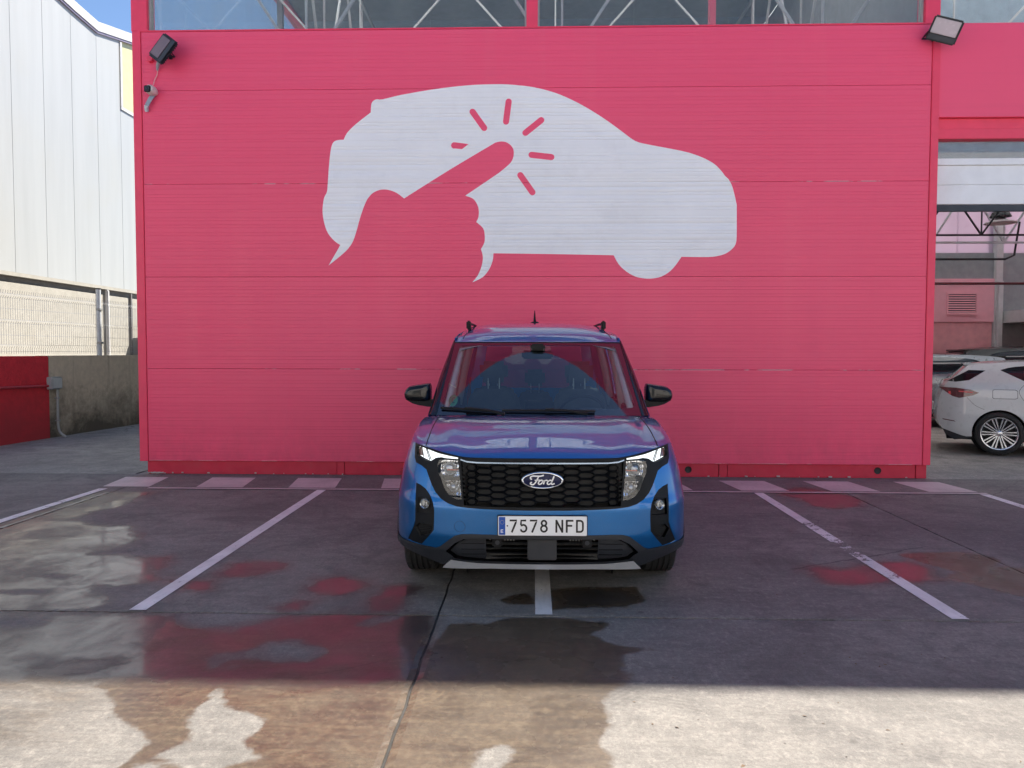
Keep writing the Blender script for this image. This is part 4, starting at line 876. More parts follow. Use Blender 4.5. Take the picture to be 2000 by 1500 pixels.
for st, w in ((sp([(-.20,.50),(-.27,.15),(-.36,-.25),(-.48,-.50),(-.60,-.44),(-.60,-.26),(-.53,-.22)]), .0085),
              (sp([(-.55,.12),(-.62,.34),(-.52,.56),(-.30,.56),(-.10,.56),(.07,.68)]), .0085), (sp([(-.40,.06),(-.28,.04),(-.14,.10)]), .006),
              (sp([(.10,.05),(.09,-.15),(.05,-.46)]), .0085), (sp([(.07,-.18),(.13,-.0),(.22,.06),(.25,-.02)]), .007),
              (sp([(.60,.60),(.52,.1),(.46,-.28),(.50,-.46),(.62,-.34)]), .0085), (sp([(-.02,.0),(.04,-.04),(.10,.06)]), .005)):
    q = [(a*.116, b*.048) for a, b in st]; add_stroke(mb, q, w, lambda a, b: (a, -.0105, b))
for cx_, rx_ in ((-.10,.095),(.36,.10)):
    q = [((cx_+(rx_*math.cos(t)+.05*math.sin(t)))*.116, (-.20+.26*math.sin(t))*.048) for t in [k*2*math.pi/22 for k in range(22)]]
    add_stroke(mb, q, .0078, lambda a, b: (a, -.0105, b), closed=True)
o = mb.build('emblem_script', mat('emblem_silver',(.80,.82,.85),.3,.2), gr, fix=False); o.location = (0, yb, .768)
# headlights
M_refl, n_, p_ = new_mat('fluted_reflector'); P_ = pos(n_)
p_.inputs['Base Color'].default_value = (.95,.96,.98,1); p_.inputs['Metallic'].default_value = 1; p_.inputs['Roughness'].default_value = .12
vo_ = n_.nodes.new('ShaderNodeTexVoronoi'); vo_.inputs['Scale'].default_value = 62; L(n_, pos(n_, (1,1,.45)), vo_.inputs['Vector'])
L(n_, bump(n_, vo_.outputs['Distance'], .25, .01), p_.inputs['Normal'])
M_drl = mat('white_light_guide', (.85,.90,.90), .2, coat=1, emit=.55, var=.02)
for s in (-1, 1):
    fl = (lambda l: l) if s < 0 else flip
    hl_ = link('headlight', None, van)
    vskin('lamp_cover', fl(LENS), .003, M_lamp, hl_, thick=.004)
    vskin('lamp_bowl', fl([(x*1.0,z) for x,z in LENS]), -.085, M_void, hl_, thick=.002)
    # walls of the bowl
    Ld = densify(fl(LENS), .02); mb = MB()
    v = [on_front(x,z,-.03) for x,z in Ld]+[on_front(x,z,-.086) for x,z in Ld]; n__ = len(Ld)
    mb.add(v, [(i,(i+1)%n__,n__+(i+1)%n__,n__+i) for i in range(n__)]); mb.build('bowl_wall', M_void, hl_)
    # light signature in segments
    vskin('daytime_lamp', fl(DRL), -.012, M_drl, hl_, thick=.004)
    for (xa,za),(xb,zb) in (((-.764,.94),(-.742,.878)),((-.733,.934),(-.700,.864)),((-.725,.933),(-.690,.866))):
        mb = MB(); pth = [on_front(xa*(-s)*1. if False else (xa if s < 0 else -xa), za, -.009), on_front((xb if s < 0 else -xb), zb, -.009)]
        mb.tube(pth, .0028, 5); mb.build('lamp_rib', M_sat, hl_)
    vskin('lamp_tip', fl([(-.780,.930),(-.760,.938),(-.752,.885),(-.771,.884),(-.781,.90)]), -.010, mat('smoked_amber_tip',(.20,.10,.08),.2,coat=1) if s < 0 else bpy.data.materials['smoked_amber_tip'], hl_, thick=.003)
    up = [(-.615,.870),(-.512,.868),(-.500,.775),(-.56,.765),(-.612,.778),(-.628,.81),(-.630,.85)]
    lo = [(-.592,.748),(-.497,.742),(-.486,.660),(-.515,.656),(-.552,.672),(-.580,.705)]
    for nm_, pl__, (qx, qz), rr_ in (('upper_reflector', up, (-.563,.815), .07), ('lower_reflector', lo, (-.538,.703), .055)):
        def dish(a, z, qx=qx if s < 0 else -qx, qz=qz, rr_=rr_):
            x, y, z = f_front(-.026)(a, z); r = math.hypot(x-qx, (z-qz)*.9)/rr_
            return (x, y+.052*max(0, 1-.55*r*r)+.0022*math.cos(x*330)*min(1,r*1.5)+.0015*math.cos(z*210), z)
        skin(nm_, fl(pl__), dish, M_refl, hl_, step=(.008,.006), thick=.004, dom=dom_front, dens=.01)
    vskin('lamp_divider', fl([(-.618,.772),(-.50,.772),(-.497,.748),(-.60,.748)]), -.030, M_sat, hl_, thick=.03)
    for cx_, cz, rr in ((-.563,.815,.036),(-.538,.703,.026)):
        p = on_front(cx_ if s < 0 else -cx_, cz, -.05); mb = MB()
        mb.lathe([(0,-.012),(rr*.45,-.010),(rr*.8,-.002),(rr,.006),(rr*1.12,.0),(rr*1.2,.01)], (0,0,0), 'y', 24)
        o = mb.build('projector', mat('lamp_lens_glass',(.35,.38,.42),.04,.6,coat=1) if (s < 0 and cz > .8) else bpy.data.materials['lamp_lens_glass'], hl_, smooth=50); o.location = p
    mb = MB(); p = on_front(-.545 if s < 0 else .545, .81, -.045); mb.box(-.035,.035,-.004,.004,-.003,.003); o = mb.build('reflector_bar', mat('amber_bulb',(.5,.08,.03),.3) if s < 0 else bpy.data.materials['amber_bulb'], hl_); o.location = p
    # side vent with the fog lamp
    vt = vskin('side_vent', fl(VENT), -.004, M_sat, thick=.02, holes=[fl([(-.770,.636),(-.672,.640),(-.668,.545),(-.772,.540)]), fl([(-.755,.395),(-.705,.415),(-.672,.452),(-.672,.480),(-.760,.480),(-.788,.45)])])
    vskin('vent_recess', fl([(-.775,.645),(-.664,.645),(-.664,.535),(-.778,.535)]), -.028, M_void, vt, thick=.003)
    vskin('vent_duct', fl([(-.765,.39),(-.70,.405),(-.664,.45),(-.664,.485),(-.765,.485),(-.795,.45)]), -.035, M_void, vt, thick=.003)
    for k in range(7):
        z = .402+k*.011; vskin('vent_rib', fl([(-.75,z),(-.68,z+.004),(-.68,z+.008),(-.75,z+.004)]), -.026, M_sat, vt, thick=.008)
    p = on_front(-.722 if s < 0 else .722, .603, -.006); fo = link('fog_lamp', None, van, p)
    fo.rotation_euler = (0,0,.35*(-s)*-1)
    mb = MB(); mb.lathe([(.031,.02),(.033,-.002),(.030,-.007),(.027,-.004)], (0,0,0), 'y', 28); mb.build('lamp_ring', mat('fog_ring_metal',(.45,.47,.45),.2,.8) if s < 0 else bpy.data.materials['fog_ring_metal'], fo, smooth=50)
    mb = MB(); mb.lathe([(0,-.009),(.018,-.008),(.029,-.003)], (0,0,0), 'y', 24); mb.build('lamp_cover', M_lamp, fo, smooth=60)
    mb = MB(); mb.lathe([(0,.022),(.014,.018),(.029,.0)], (0,0,0), 'y', 24); mb.build('reflector', M_refl, fo, smooth=60)
    mb = MB(); mb.box(-.014,-.002,-.004,.01,-.016,.016); mb.box(.006,.016,-.002,.01,-.012,.012); mb.build('bulb', mat('lamp_bulb_glass',(.7,.7,.66),.15,coat=1) if s < 0 else bpy.data.materials['lamp_bulb_glass'], fo, bevel=.003)
# tow cover: a hairline disc in the bumper
cz_ = [(-.495+.034*math.cos(t), .483+.034*math.sin(t)) for t in np.linspace(0, 2*math.pi, 29)[:-1]]
ci_ = [(-.495+.0325*math.cos(t), .483+.0325*math.sin(t)) for t in np.linspace(0, 2*math.pi, 29)[:-1]]
vskin('towing_cover', cz_, .0015, mat('seam_dark_blue',(.003,.03,.10),.5), holes=[ci_], thick=.003, dens=.01)
# lower bumper in grey plastic, intake, silver skid
LB = [(-.855,.352),(-.93,.362),(-.93,.30),(-.865,.292),(-.78,.272),(-.683,.245),(-.62,.222),(-.577,.212),(-.30,.222)]
lowh = LOWTOP + [(-Wz(.362),.362),(-Wz(.30),.30)] + LB[3:]
INT = [(-.346,.416),(-.469,.408),(-.525,.378),(-.583,.32),(-.556,.302),(-.53,.275),(-.474,.267),(-.349,.264)]
lb = vskin('lower_bumper', lowh + flip(lowh[::-1]), .004, M_plas, holes=[mirror(INT)], thick=.03)
vskin('intake_backing', mirror([(a*1.01, .34+(b-.34)*1.06) for a,b in INT]), -.11, M_void, lb, thick=.004)
Ld = densify(mirror(INT), .03); v = [on_front(x,z,-.024) for x,z in Ld]+[on_front(x,z,-.11) for x,z in Ld]; n__ = len(Ld)
MB().add(v, [(i,(i+1)%n__,n__+(i+1)%n__,n__+i) for i in range(n__)]).build('intake_wall', M_void, lb)
for z in (.385,.352,.318,.288):
    lim = .50 if z > .3 else .49
    vskin('intake_bar', [(-lim,z-.0045),(lim,z-.0045),(lim,z+.0045),(-lim,z+.0045)], -.03, M_sat, lb, thick=.03, dens=.05)
for s in (-1,1):
    vskin('intake_side_panel', (flip if s > 0 else (lambda l: l))([(-.345,.412),(-.468,.404),(-.52,.374),(-.572,.32),(-.55,.304),(-.526,.279),(-.472,.270),(-.345,.267)]), -.022, M_plas, lb, thick=.006)
    for zz in (.30,.335,.372): vskin('panel_rib', (flip if s > 0 else (lambda l: l))([(-.35,zz+.006),(-.50,zz-.002),(-.50,zz+.001),(-.35,zz+.009)]), -.019, M_sat, lb, thick=.005)
    for k in range(9):
        x = s*(.17+k*.018); mb = MB(); y = Fy(x,.39)+.05; mb.box(x-.003,x+.003,y,y+.01,.376,.405); mb.build('radiator_fin', M_steel, lb)
    mb = MB(); y = Fy(.268,.392); mb.box(s*.268-.03,s*.268+.03,y+.004,y+.03,.362,.422); o = mb.build('sensor_housing', M_sat, lb, bevel=.008)
    mb = MB(); mb.lathe([(0,0),(.013,.0),(.014,.004)], (s*.268, y+.0015, .392), 'y', 20); mb.build('parking_sensor', M_plas, lb, smooth=40)
mb = MB(); y = Fy(0,.34); mb.box(-.088,.088,y+.012,y+.06,.283,.412); mb.build('radar_cover', M_plas, lb, bevel=.006)
mb = MB(); mb.box(-.34,.34,y+.07,y+.08,.265,.41); mb.build('radiator', mat('radiator_core',(.03,.03,.03),.6,.4,var=.5,vscale=90), lb)
SK = [(-.377,.252),(-.474,.258),(-.545,.264),(-.572,.235),(-.600,.200),(-.577,.200),(-.477,.206),(-.30,.216)]
sk = vskin('skid_strip', mirror(SK), .018, M_silv, thick=.02)
mb = MB(); mb.box(-.58,.58,.16,.7,.25,.27); mb.build('undertray', M_void, van)
# licence plate
pl_ = link('licence_plate', None, van, (0.0, Fy(0,.5)-.016, .502), (R(0),0,0))
mb = MB(); mb.box(-.268,.268,.002,.014,-.062,.062); mb.build('plate_frame', M_sat, pl_, bevel=.004)
M_pw = mat('plate_white', (.90,.91,.92), .45, var=.02); M_pk = mat('plate_black', (.01,.01,.012), .4); M_pb = mat('plate_blue', (.005,.08,.42), .35)
mb = MB(); mb.box(-.264,.264,-.004,.0018,-.0585,.0585); mb.build('plate_sheet', M_pw, pl_, bevel=.003)
mb = MB(); mb.box(-.257,-.220,-.0052,-.0042,-.053,.053); mb.build('country_band', M_pb, pl_, bevel=.0005)
M_pkw = M_pw
mb = MB()
for k in range(12):
    t = 2*math.pi*k/12; mb.lathe([(0,-.0058),(.0014,-.0056)], (-.2385+.0115*math.cos(t), 0, .022+.0115*math.sin(t)), 'y', 6)
mb.build('star_ring', mat('star_yellow',(.75,.55,.05),.5), pl_)
mb = MB(); fp = lambda a, b: (a, -.0060, b)
for st in ([(-.245,-.040),(-.245,-.022)], [(-.245,-.0392),(-.232,-.0392)], [(-.245,-.031),(-.234,-.031)], [(-.245,-.0228),(-.232,-.0228)]): add_stroke(mb, st, .0034, fp)
mb.build('country_letter', M_pw, pl_, fix=False)
gw, gh, sw = .046, .077, .0108
def glyph(ch):
    w, h = gw/2-sw/2, gh/2-sw/2
    if ch == '7': return [([(-w-.005,h),(w+.002,h),(w-.004,h-.012),(.004,-.004),(-.010,-h-.005)], 0)]
    if ch == '5': return [([(w-.002,h),(-w+.004,h),(-w+.002,.006)], 0), ([(-w+.002,.004)]+arc(0,-.0135,w,.0205,125,-70,10)+arc(0,-.0135,w,.0205,-70,-160,6)+[(-w+.001,-.024)], 0)]
    if ch == '8': return [(arc(0,.0175,w*.80,.0155,0,342,16), 1), (arc(0,-.0155,w,.0178,0,342,18), 1)]
    if ch == 'N': return [([(-w,-h-.005),(-w,h+.005)],0), ([(w,-h-.005),(w,h+.005)],0), ([(-w,h+.001),(w,-h-.001)],0)]
    if ch == 'F': return [([(-w,-h-.005),(-w,h+.005)],0), ([(-w,h),(w+.004,h)],0), ([(-w,.003),(w-.003,.003)],0)]
    if ch == 'D': return [([(-w,-h-.005),(-w,h+.005)],0), ([(-w,h),(0,h)]+arc(.002,h-.017,w-.002,.017,90,0,6)+arc(.002,-h+.017,w-.002,.017,0,-90,6)+[(-w,-h)],0)]
for ch_, xc in zip('7578NFD', (-.1715,-.1120,-.0515,.0090,.1000,.1615,.2215)):
    mb = MB()
    for st, cl in glyph(ch_): add_stroke(mb, [(a+xc, b) for a, b in st], sw, fp, closed=bool(cl))
    o = mb.build('plate_character', M_pk, pl_, fix=False)
mb = MB(); mb.lathe([(0,-.0062),(.0045,-.006)], (-.2075,0,.001), 'y', 12); mb.build('plate_dot', M_pk, pl_)

# hood and front wings (one pressed surface with seams)
ZS = smooth_tab([(0,.894),(.46,.894),(.5,.899),(.57,.911),(.64,.924),(.71,.940),(.80,.955),(.86,.957)], .02)
def hood_pt(u, v):
    xe = Wz(.957)*(1-v)+Wz(1.06)*v
    x0 = u*Wz(.957); z0 = ZS(abs(x0)); q = (abs(x0)/Wz(z0)); q = min(q, .9995)
    y0 = Pz(z0)+DD*(1-(1-q**NN)**(1/NN))
    x = u*xe; y1 = 1.0+.16*(x/.7)**2; z1 = 1.075-.022*(x/.83)**2
    t = v; g = 1-(1-t)**2.7
    y = y0+(y1-y0)*t; z = z0+(z1-z0)*g
    bl = math.sin(math.pi*min(1,t*1.05))
    z += .012*bl*math.exp(-((abs(x)-.56)/.07)**2) + .010*bl*(1-(x/.5)**2 if abs(x) < .5 else 0)*.8 - .006*bl*math.exp(-((abs(x)-.69)/.035)**2)
    y -= .012*math.sin(math.pi*min(1, t*6))*(1 if t < 1/6 else 0)
    return (x, y, z)
vv = [0,.004,.012,.025,.045]+list(np.linspace(.07,1,34))
mb = MB(); nu = 96; us = [math.copysign(abs(q)**.85, q) for q in np.linspace(-1,1,nu+1)]
hv = [hood_pt(u, v) for v in vv for u in us]
mb.add(hv, [(j*(nu+1)+i, j*(nu+1)+i+1, (j+1)*(nu+1)+i+1, (j+1)*(nu+1)+i) for j in range(len(vv)-1) for i in range(nu)])
o = mb.build('bonnet', M_blue, van, smooth=180)
mb = MB()
lip = [Vector(hood_pt(u, 0)) for u in us]
mb.add([p for p in lip]+[p+Vector((0,.02,-.02)) for p in lip], [(i,i+1,nu+2+i,nu+1+i) for i in range(nu)]); mb.build('bonnet_lip', M_blue, van, smooth=60)
M_seam = mat('panel_gap', (.002,.006,.016), .7)
for s in (-1,1):
    pth = [Vector(hood_pt(s*(.845+.03*t), t))+Vector((0,0,.0005)) for t in np.linspace(.02,1,26)]
    mb = MB(); mb.tube(pth, .0035, 5); mb.build('bonnet_gap', M_seam, van)
# side walls
def side_top(y):
    if y < 1.21:
        y0 = Pz(.957)+DD; t = min(max((y-y0)/(1.225-y0), 0), 1); return .957+(1.053-.957)*(1-(1-t)**2.7)
    return 1.053
def Wf(x, z): return 1.0+(z-1.07)*1.42+.16*(x/.7)**2
def ws_edge(z): return .778-(z-1.06)*(.778-.706)/(1.612-1.06)
ax_f, ax_r = .90, 3.59
def fside(s, off=0.):
    def fm(y, z):
        w = Wz(z)+off
        w += .018*math.exp(-((z-.55)/.25)**2)*(math.exp(-((y-ax_f)/.42)**2)+math.exp(-((y-ax_r)/.42)**2)) if y > .62 else .018*math.exp(-((z-.55)/.25)**2)*math.exp(-((y-ax_f)/.42)**2)*max(0,(y-.5)/.12)
        if y > 4.0: w -= .10*((y-4.0)/.32)**2.2
        return (s*w, y, z)
    return fm
def wheel_arc(cy_, r, a0, a1, n=18): return [(cy_+r*math.cos(R(a0+(a1-a0)*i/n)), .325+r*math.sin(R(a0+(a1-a0)*i/n))) for i in range(n+1)]
RT = [(1.86,1.612),(1.98,1.655),(2.2,1.692),(2.5,1.72),(3.0,1.735),(3.7,1.735),(4.1,1.715),(4.25,1.68)]
apil = [(Wf(ws_edge(z), z)+.035, z) for z in np.linspace(1.075, 1.612, 10)]
outline = [(.515,.36)] + [(.5+Pz(z), z) for z in np.linspace(.42,.957,10)] + [(y, side_top(y)) for y in np.linspace(.62,1.2,10)] + apil + RT[1:] + [(4.32,1.1),(4.32,.5),(4.30,.30)] + wheel_arc(ax_r, .375, 0, 180)[:] + wheel_arc(ax_f, .375, -3, 175)
fd_win = [(1.62,1.12),(2.30,1.12),(2.30,1.60),(2.12,1.625),(2.0,1.60),(1.75,1.36)]
sl_win = [(2.44,1.12),(3.22,1.12),(3.22,1.645),(2.44,1.63)]
rq_win = [(3.34,1.12),(4.02,1.12),(4.0,1.62),(3.9,1.645),(3.34,1.648)]
wl_mesh = {}
for s in (-1, 1):
    sw_ = skin('body_side', outline, fside(s), M_blue, van, [fd_win, sl_win, rq_win], step=(.12,.035), thick=.015, back=(-s,0,0), dens=.04)
    for nm, w_ in (('door_window', fd_win), ('sliding_door_window', sl_win), ('quarter_window', rq_win)):
        skin(nm, w_, fside(s, -.006), M_tglass, van, step=(.2,.06), thick=.003, back=(-s,0,0), dens=.06)
        c0 = (sum(p[0] for p in w_)/len(w_), sum(p[1] for p in w_)/len(w_))
        skin('window_seal', [(c0[0]+(a-c0[0])*1.04, c0[1]+(b-c0[1])*1.06) for a,b in w_], fside(s, .002), M_blk, van, [w_], step=(.3,.08), thick=.004, back=(-s,0,0), dens=.08)
    # wheel arch flares and sill in plastic
    for cyy_ in (ax_f, ax_r):
        fl_o = wheel_arc(cyy_, .425, -6, 186, 24); fl_i = wheel_arc(cyy_, .36, 186, -6, 24)
        skin('arch_flare', fl_o+fl_i, fside(s, .014), M_plas, van, step=(.06,.06), thick=.03, back=(-s,0,0), dens=.04)
        mb = MB(); mb.lathe([(.37,s*.50),(.37,s*.915)], (0,cyy_,.325), 'x', 28, a0=R(-100), a1=R(100)); mb.lathe([(.0,s*.50),(.38,s*.50)], (0,cyy_,.325), 'x', 28); mb.build('wheel_housing', M_void, van, fix=False)
    skin('sill', [(1.30,.24),(3.20,.24),(3.20,.37),(1.30,.37)], fside(s, .012), M_plas, van, step=(.3,.04), thick=.02, back=(-s,0,0))
    # door gaps, handles
    for pth in ([(1.34,.38),(1.30,.7),(1.28,1.05)], [(2.38,.38),(2.38,1.10),(2.37,1.66)], [(3.30,.70),(3.28,1.10),(3.28,1.68)]):
        mb = MB(); mb.tube([fside(s,.0)(a,b) for a,b in densify(pth, .08)[:-8 if False else None][:max(2,len(densify(pth,.08))//2+1)]], .003, 4); mb.build('door_gap', M_seam, van)
    for y in (2.15, 2.55):
        mb = MB(); q = fside(s, .03)(y, .93); mb.box(min(q[0],q[0]-s*.02),max(q[0],q[0]-s*.02),y-.09,y+.09,.915,.945); mb.build('door_handle', M_blue, van, bevel=.006)
    # windscreen pillar
    mb = MB(); zz = np.linspace(1.06,1.63,16); v = []
    for z in zz:
        for t in np.linspace(0,1,6):
            xi, yi = ws_edge(z)-.012, Wf(ws_edge(z)-.012, z)-.004; xo, yo = Wz(z)+.004, Wf(ws_edge(z), z)+.05
            v.append((s*(xi+(xo-xi)*t+.006*math.sin(math.pi*t)), yi+(yo-yi)*t**1.6-.006*math.sin(math.pi*t), z))
    mb.add(v, [(j*6+i,j*6+i+1,(j+1)*6+i+1,(j+1)*6+i) for j in range(15) for i in range(5)]); mb.build('windscreen_pillar', M_blk, van, smooth=180)
# windscreen: black border and pane
fws = lambda off=0.: (lambda x, z: (x, Wf(x,z)-off*.55, z+off*.8))
WO = [(-.776,1.056),(-.74,1.060),(-.4,1.070),(0,1.074),(.4,1.070),(.74,1.060),(.776,1.056),(.706,1.610),(.35,1.614),(0,1.615),(-.35,1.614),(-.706,1.610)]
WI = spline([(-.722,1.16),(-.715,1.125),(-.66,1.112),(-.3,1.108),(0,1.108),(.3,1.108),(.66,1.112),(.715,1.125),(.722,1.16),(.655,1.53),(.635,1.570),(.58,1.584),(0,1.590),(-.58,1.584),(-.635,1.570),(-.655,1.53)], (), 3)
M_frit = mat('windscreen_border', (.006,.007,.010), .05, coat=1.)
skin('windscreen_border', WO, fws(.0), M_frit, van, [WI], step=(.06,.06), thick=.005, back=(0,1,-.8), dens=.04)
skin('windscreen', WI, fws(-.001), M_glass, van, step=(.06,.06), thick=0, back=(0,1,-.8), dens=.04)
mb = MB(); mb.grid(lambda u, v: ((u-.5)*1.60, 1.0+.16*((u-.5)*1.6/.7)**2-.05+.10*v, 1.056-.02*(abs(u-.5)*2)**2+.012*v), 24, 2); mb.build('cowl_panel', M_sat, van, smooth=60)
def wp(x, z, o=.016): return fws(o)(x, z)
for (xa, za), (xb, zb), piv in (((-.735,1.100),(-.31,1.083),(-.50,1.070)), ((-.27,1.094),(.41,1.088),(.10,1.070))):
    w_ = link('wiper', None, van)
    mb = MB(); mb.tube([wp(xa+(xb-xa)*t, za+(zb-za)*t+.004*math.sin(math.pi*t), .014) for t in np.linspace(0,1,12)], .009, 6); mb.build('blade', M_sat, w_)
    xm, zm = (xa+xb)/2, (za+zb)/2
    mb = MB(); mb.tube([wp(piv[0]+.25,1.066,.02), wp(xm+.14,zm-.008,.03), wp(xm,zm,.032)], [.013,.010,.008], 6); mb.build('arm', M_sat, w_)
    mb = MB(); q = wp(xm, zm+.002, .026); mb.box(q[0]-.028,q[0]+.028,q[1]-.01,q[1]+.01,q[2]-.008,q[2]+.010); mb.build('clip', M_sat, w_, bevel=.003)
# green round sticker and pale cord behind the glass
st_ = [( -.648+.036*math.cos(t), 1.168+.040*math.sin(t)) for t in np.linspace(0,2*math.pi,25)[:-1]]
skin('round_sticker', st_, fws(-.006), mat('green_sticker',(.03,.22,.10),.4,emit=0), van, step=(.05,.05), thick=.001, back=(0,1,-.8))
mb = MB(); fs = lambda a, b: fws(-.003)(a-.648, b*1.1+1.168)
add_stroke(mb, arc(0.004,0,.014,.016,50,310,10), .006, fs); add_stroke(mb, [(-.027,.014),(-.020,.020)], .003, fs)
mb.build('sticker_letter', mat('sticker_ink',(.02,.03,.02),.5), van, fix=False)
mb = MB(); mb.tube([fws(-.01)(a,b) for a,b in spline([(-.715,1.30),(-.69,1.285),(-.66,1.272),(-.64,1.262)], (), 4, False)], .004, 6); mb.build('pale_cord', mat('pale_cord',(.75,.74,.60),.5), van)
# roof
ZC = smooth_tab([(0,1.606),(.05,1.640),(.12,1.682),(.22,1.715),(.40,1.752),(.7,1.785),(1.1,1.812),(1.8,1.818),(2.25,1.79),(2.5,1.75)], .03)
def roof_pt(u, v):
    x = u*(.706 if v < .001 else .706-(.706-.668)*min(1,(v*2.5)/.3))
    yh = Wf(x, 1.612); d = v*(4.27-yh)
    zc = ZC(d); z = zc-(.055*min(1, d/.3))*abs(u)**5
    if d < .02: z = 1.612+(z-1.612)*(d/.02)
    return (x, yh+d, z)
vr = [0,.004,.01,.02,.035,.05,.07]+list(np.linspace(.09,1,34)); ur = np.linspace(-1,1,49)
mb = MB(); mb.add([roof_pt(u,v) for v in vr for u in ur], [(j*49+i,j*49+i+1,(j+1)*49+i+1,(j+1)*49+i) for j in range(len(vr)-1) for i in range(48)])
mb.build('roof', M_blue, van, smooth=180)
mb = MB(); mb.add([(x, Wf(x,1.606)-.003+dy, z) for z, dy in ((1.600,0),(1.616,.008)) for x in ur*.704], [(i,i+1,49+i+1,49+i) for i in range(48)]); mb.build('header_seal', M_sat, van)
for s in (-1,1):
    mb = MB(); mb.tube([Vector(roof_pt(s*.90, v))+Vector((0,0,.001)) for v in np.linspace(.03,1,30)], .004, 5); mb.build('roof_ditch', M_seam, van)
    pr = [(s*.610,2.42,1.745),(s*.609,2.46,1.778),(s*.607,2.54,1.788),(s*.604,2.9,1.796),(s*.602,3.4,1.792),(s*.60,3.8,1.785),(s*.602,3.97,1.78),(s*.605,4.03,1.75)]
    mb = MB(); mb.tube(spline(pr, (), 4, False), [.020]+[.016]*26+[.014]*2 if False else .010, 10, flat=1.1); mb.build('roof_rail', M_sat, van, smooth=60)
    mb = MB(); mb.box(s*.612-.022,s*.612+.016,2.40,2.50,1.735,1.815); mb.build('rail_foot', M_sat, van, bevel=.01)
an = link('antenna', None, van, (.0,3.45,1.818)); an.scale = (1.8,1.,1.2)
mb = MB(); mb.add([(-.04,-.07,-.006),(.04,-.07,-.006),(.035,.07,-.006),(-.035,.07,-.006),(-.012,-.0,.03),(.012,0,.03),(.012,.06,.035),(-.012,.06,.035)], [(0,1,5,4),(1,2,6,5),(2,3,7,6),(3,0,4,7),(4,5,6,7),(0,3,2,1)]); mb.build('antenna_base', M_sat, an, bevel=.008)
mb = MB(); mb.add([(-.008,-.01,.02),(.008,-.01,.02),(.008,.07,.02),(-.008,.07,.02),(-.002,.05,.125),(.002,.05,.125),(.002,.075,.125),(-.002,.075,.125)], [(0,1,5,4),(1,2,6,5),(2,3,7,6),(3,0,4,7),(4,5,6,7)]); mb.build('antenna_fin', M_sat, an, bevel=.002)
# tail end
def ftail(x, z): return (x, 4.32-.03*(z-1.1)**2*2-.10*(abs(x)/.9)**5, z)
tl = [(x*1.0, z) for x, z in [(-.90,.30),(.90,.30),(.915,.6),(.88,.8),(.82,1.06),(.77,1.35),(.70,1.61),(.64,1.70),(.4,1.735),(-.4,1.735),(-.64,1.70),(-.70,1.61),(-.77,1.35),(-.82,1.06),(-.88,.8),(-.915,.6)]]
tw = [(-.60,1.12),(.60,1.12),(.54,1.60),(-.54,1.60)]
skin('tailgate', tl, ftail, M_blue, van, [tw], step=(.1,.1), thick=.02, back=(0,-1,0), dens=.06)
skin('tail_window', tw, ftail, M_tglass, van, step=(.2,.2), thick=.003, back=(0,-1,0), dens=.1)
for s in (-1,1): mb = MB(); mb.box(min(s*.72,s*.84),max(s*.72,s*.84),4.26,4.335,.75,1.25); mb.build('tail_light', mat('tail_light_red',(.35,.01,.01),.2,coat=1) if s < 0 else bpy.data.materials['tail_light_red'], van, bevel=.01)
mb = MB(); mb.box(-.78,.78,1.2,4.25,.24,.36); mb.box(-.5,.5,.12,1.2,.24,.55); mb.build('floor_pan', M_void, van)
# door mirrors
ML = [(-1.059,1.197),(-1.053,1.222),(-1.043,1.239),(-1.02,1.258),(-.985,1.268),(-.92,1.278),(-.868,1.284),(-.856,1.275),(-.849,1.24),(-.849,1.197),(-.853,1.149),(-.88,1.140),(-.946,1.138),(-1.02,1.145),(-1.052,1.165)]
for s in (-1,1):
    mr = link('door_mirror', None, van)
    cx_, cz = -.955, 1.205; n__ = 15*3; cs = []
    pts_ = spline(ML, (), 3)
    for y, sc_ in ((1.455,.30),(1.458,.62),(1.468,.84),(1.49,.96),(1.53,1.0),(1.60,1.0),(1.615,.96),(1.600,.90)):
        cs.append([((cx_+(a-cx_)*sc_)*-s, y, cz+(b-cz)*sc_) for a, b in pts_])
    mb = MB(); mb.add([p for c in cs for p in c], [(j*n__+i, j*n__+(i+1)%n__, (j+1)*n__+(i+1)%n__, (j+1)*n__+i) for j in range(len(cs)-1) for i in range(n__)]+[tuple(range(n__)), tuple(range((len(cs)-1)*n__, len(cs)*n__))])
    mb.build('mirror_housing', M_blk, mr, smooth=180)
    AR = [(-.80,1.150),(-.853,1.156),(-.90,1.146),(-.98,1.142),(-1.05,1.160),(-.99,1.125),(-.946,1.112),(-.87,1.100),(-.81,1.098)]
    mb = MB(); mb.prism([(a*-s, b) for a, b in AR], lambda a, b: (a, 1.48, b), lambda a, b: (a, 1.58, b)); mb.build('mirror_arm', M_sat, mr, bevel=.008)
    mb = MB(); mb.prism([((cx_+(a-cx_)*.86)*-s, cz+(b-cz)*.86) for a, b in pts_[::3]], lambda a, b: (a, 1.603, b), lambda a, b: (a, 1.608, b)); mb.build('mirror_glass', M_chr, mr)
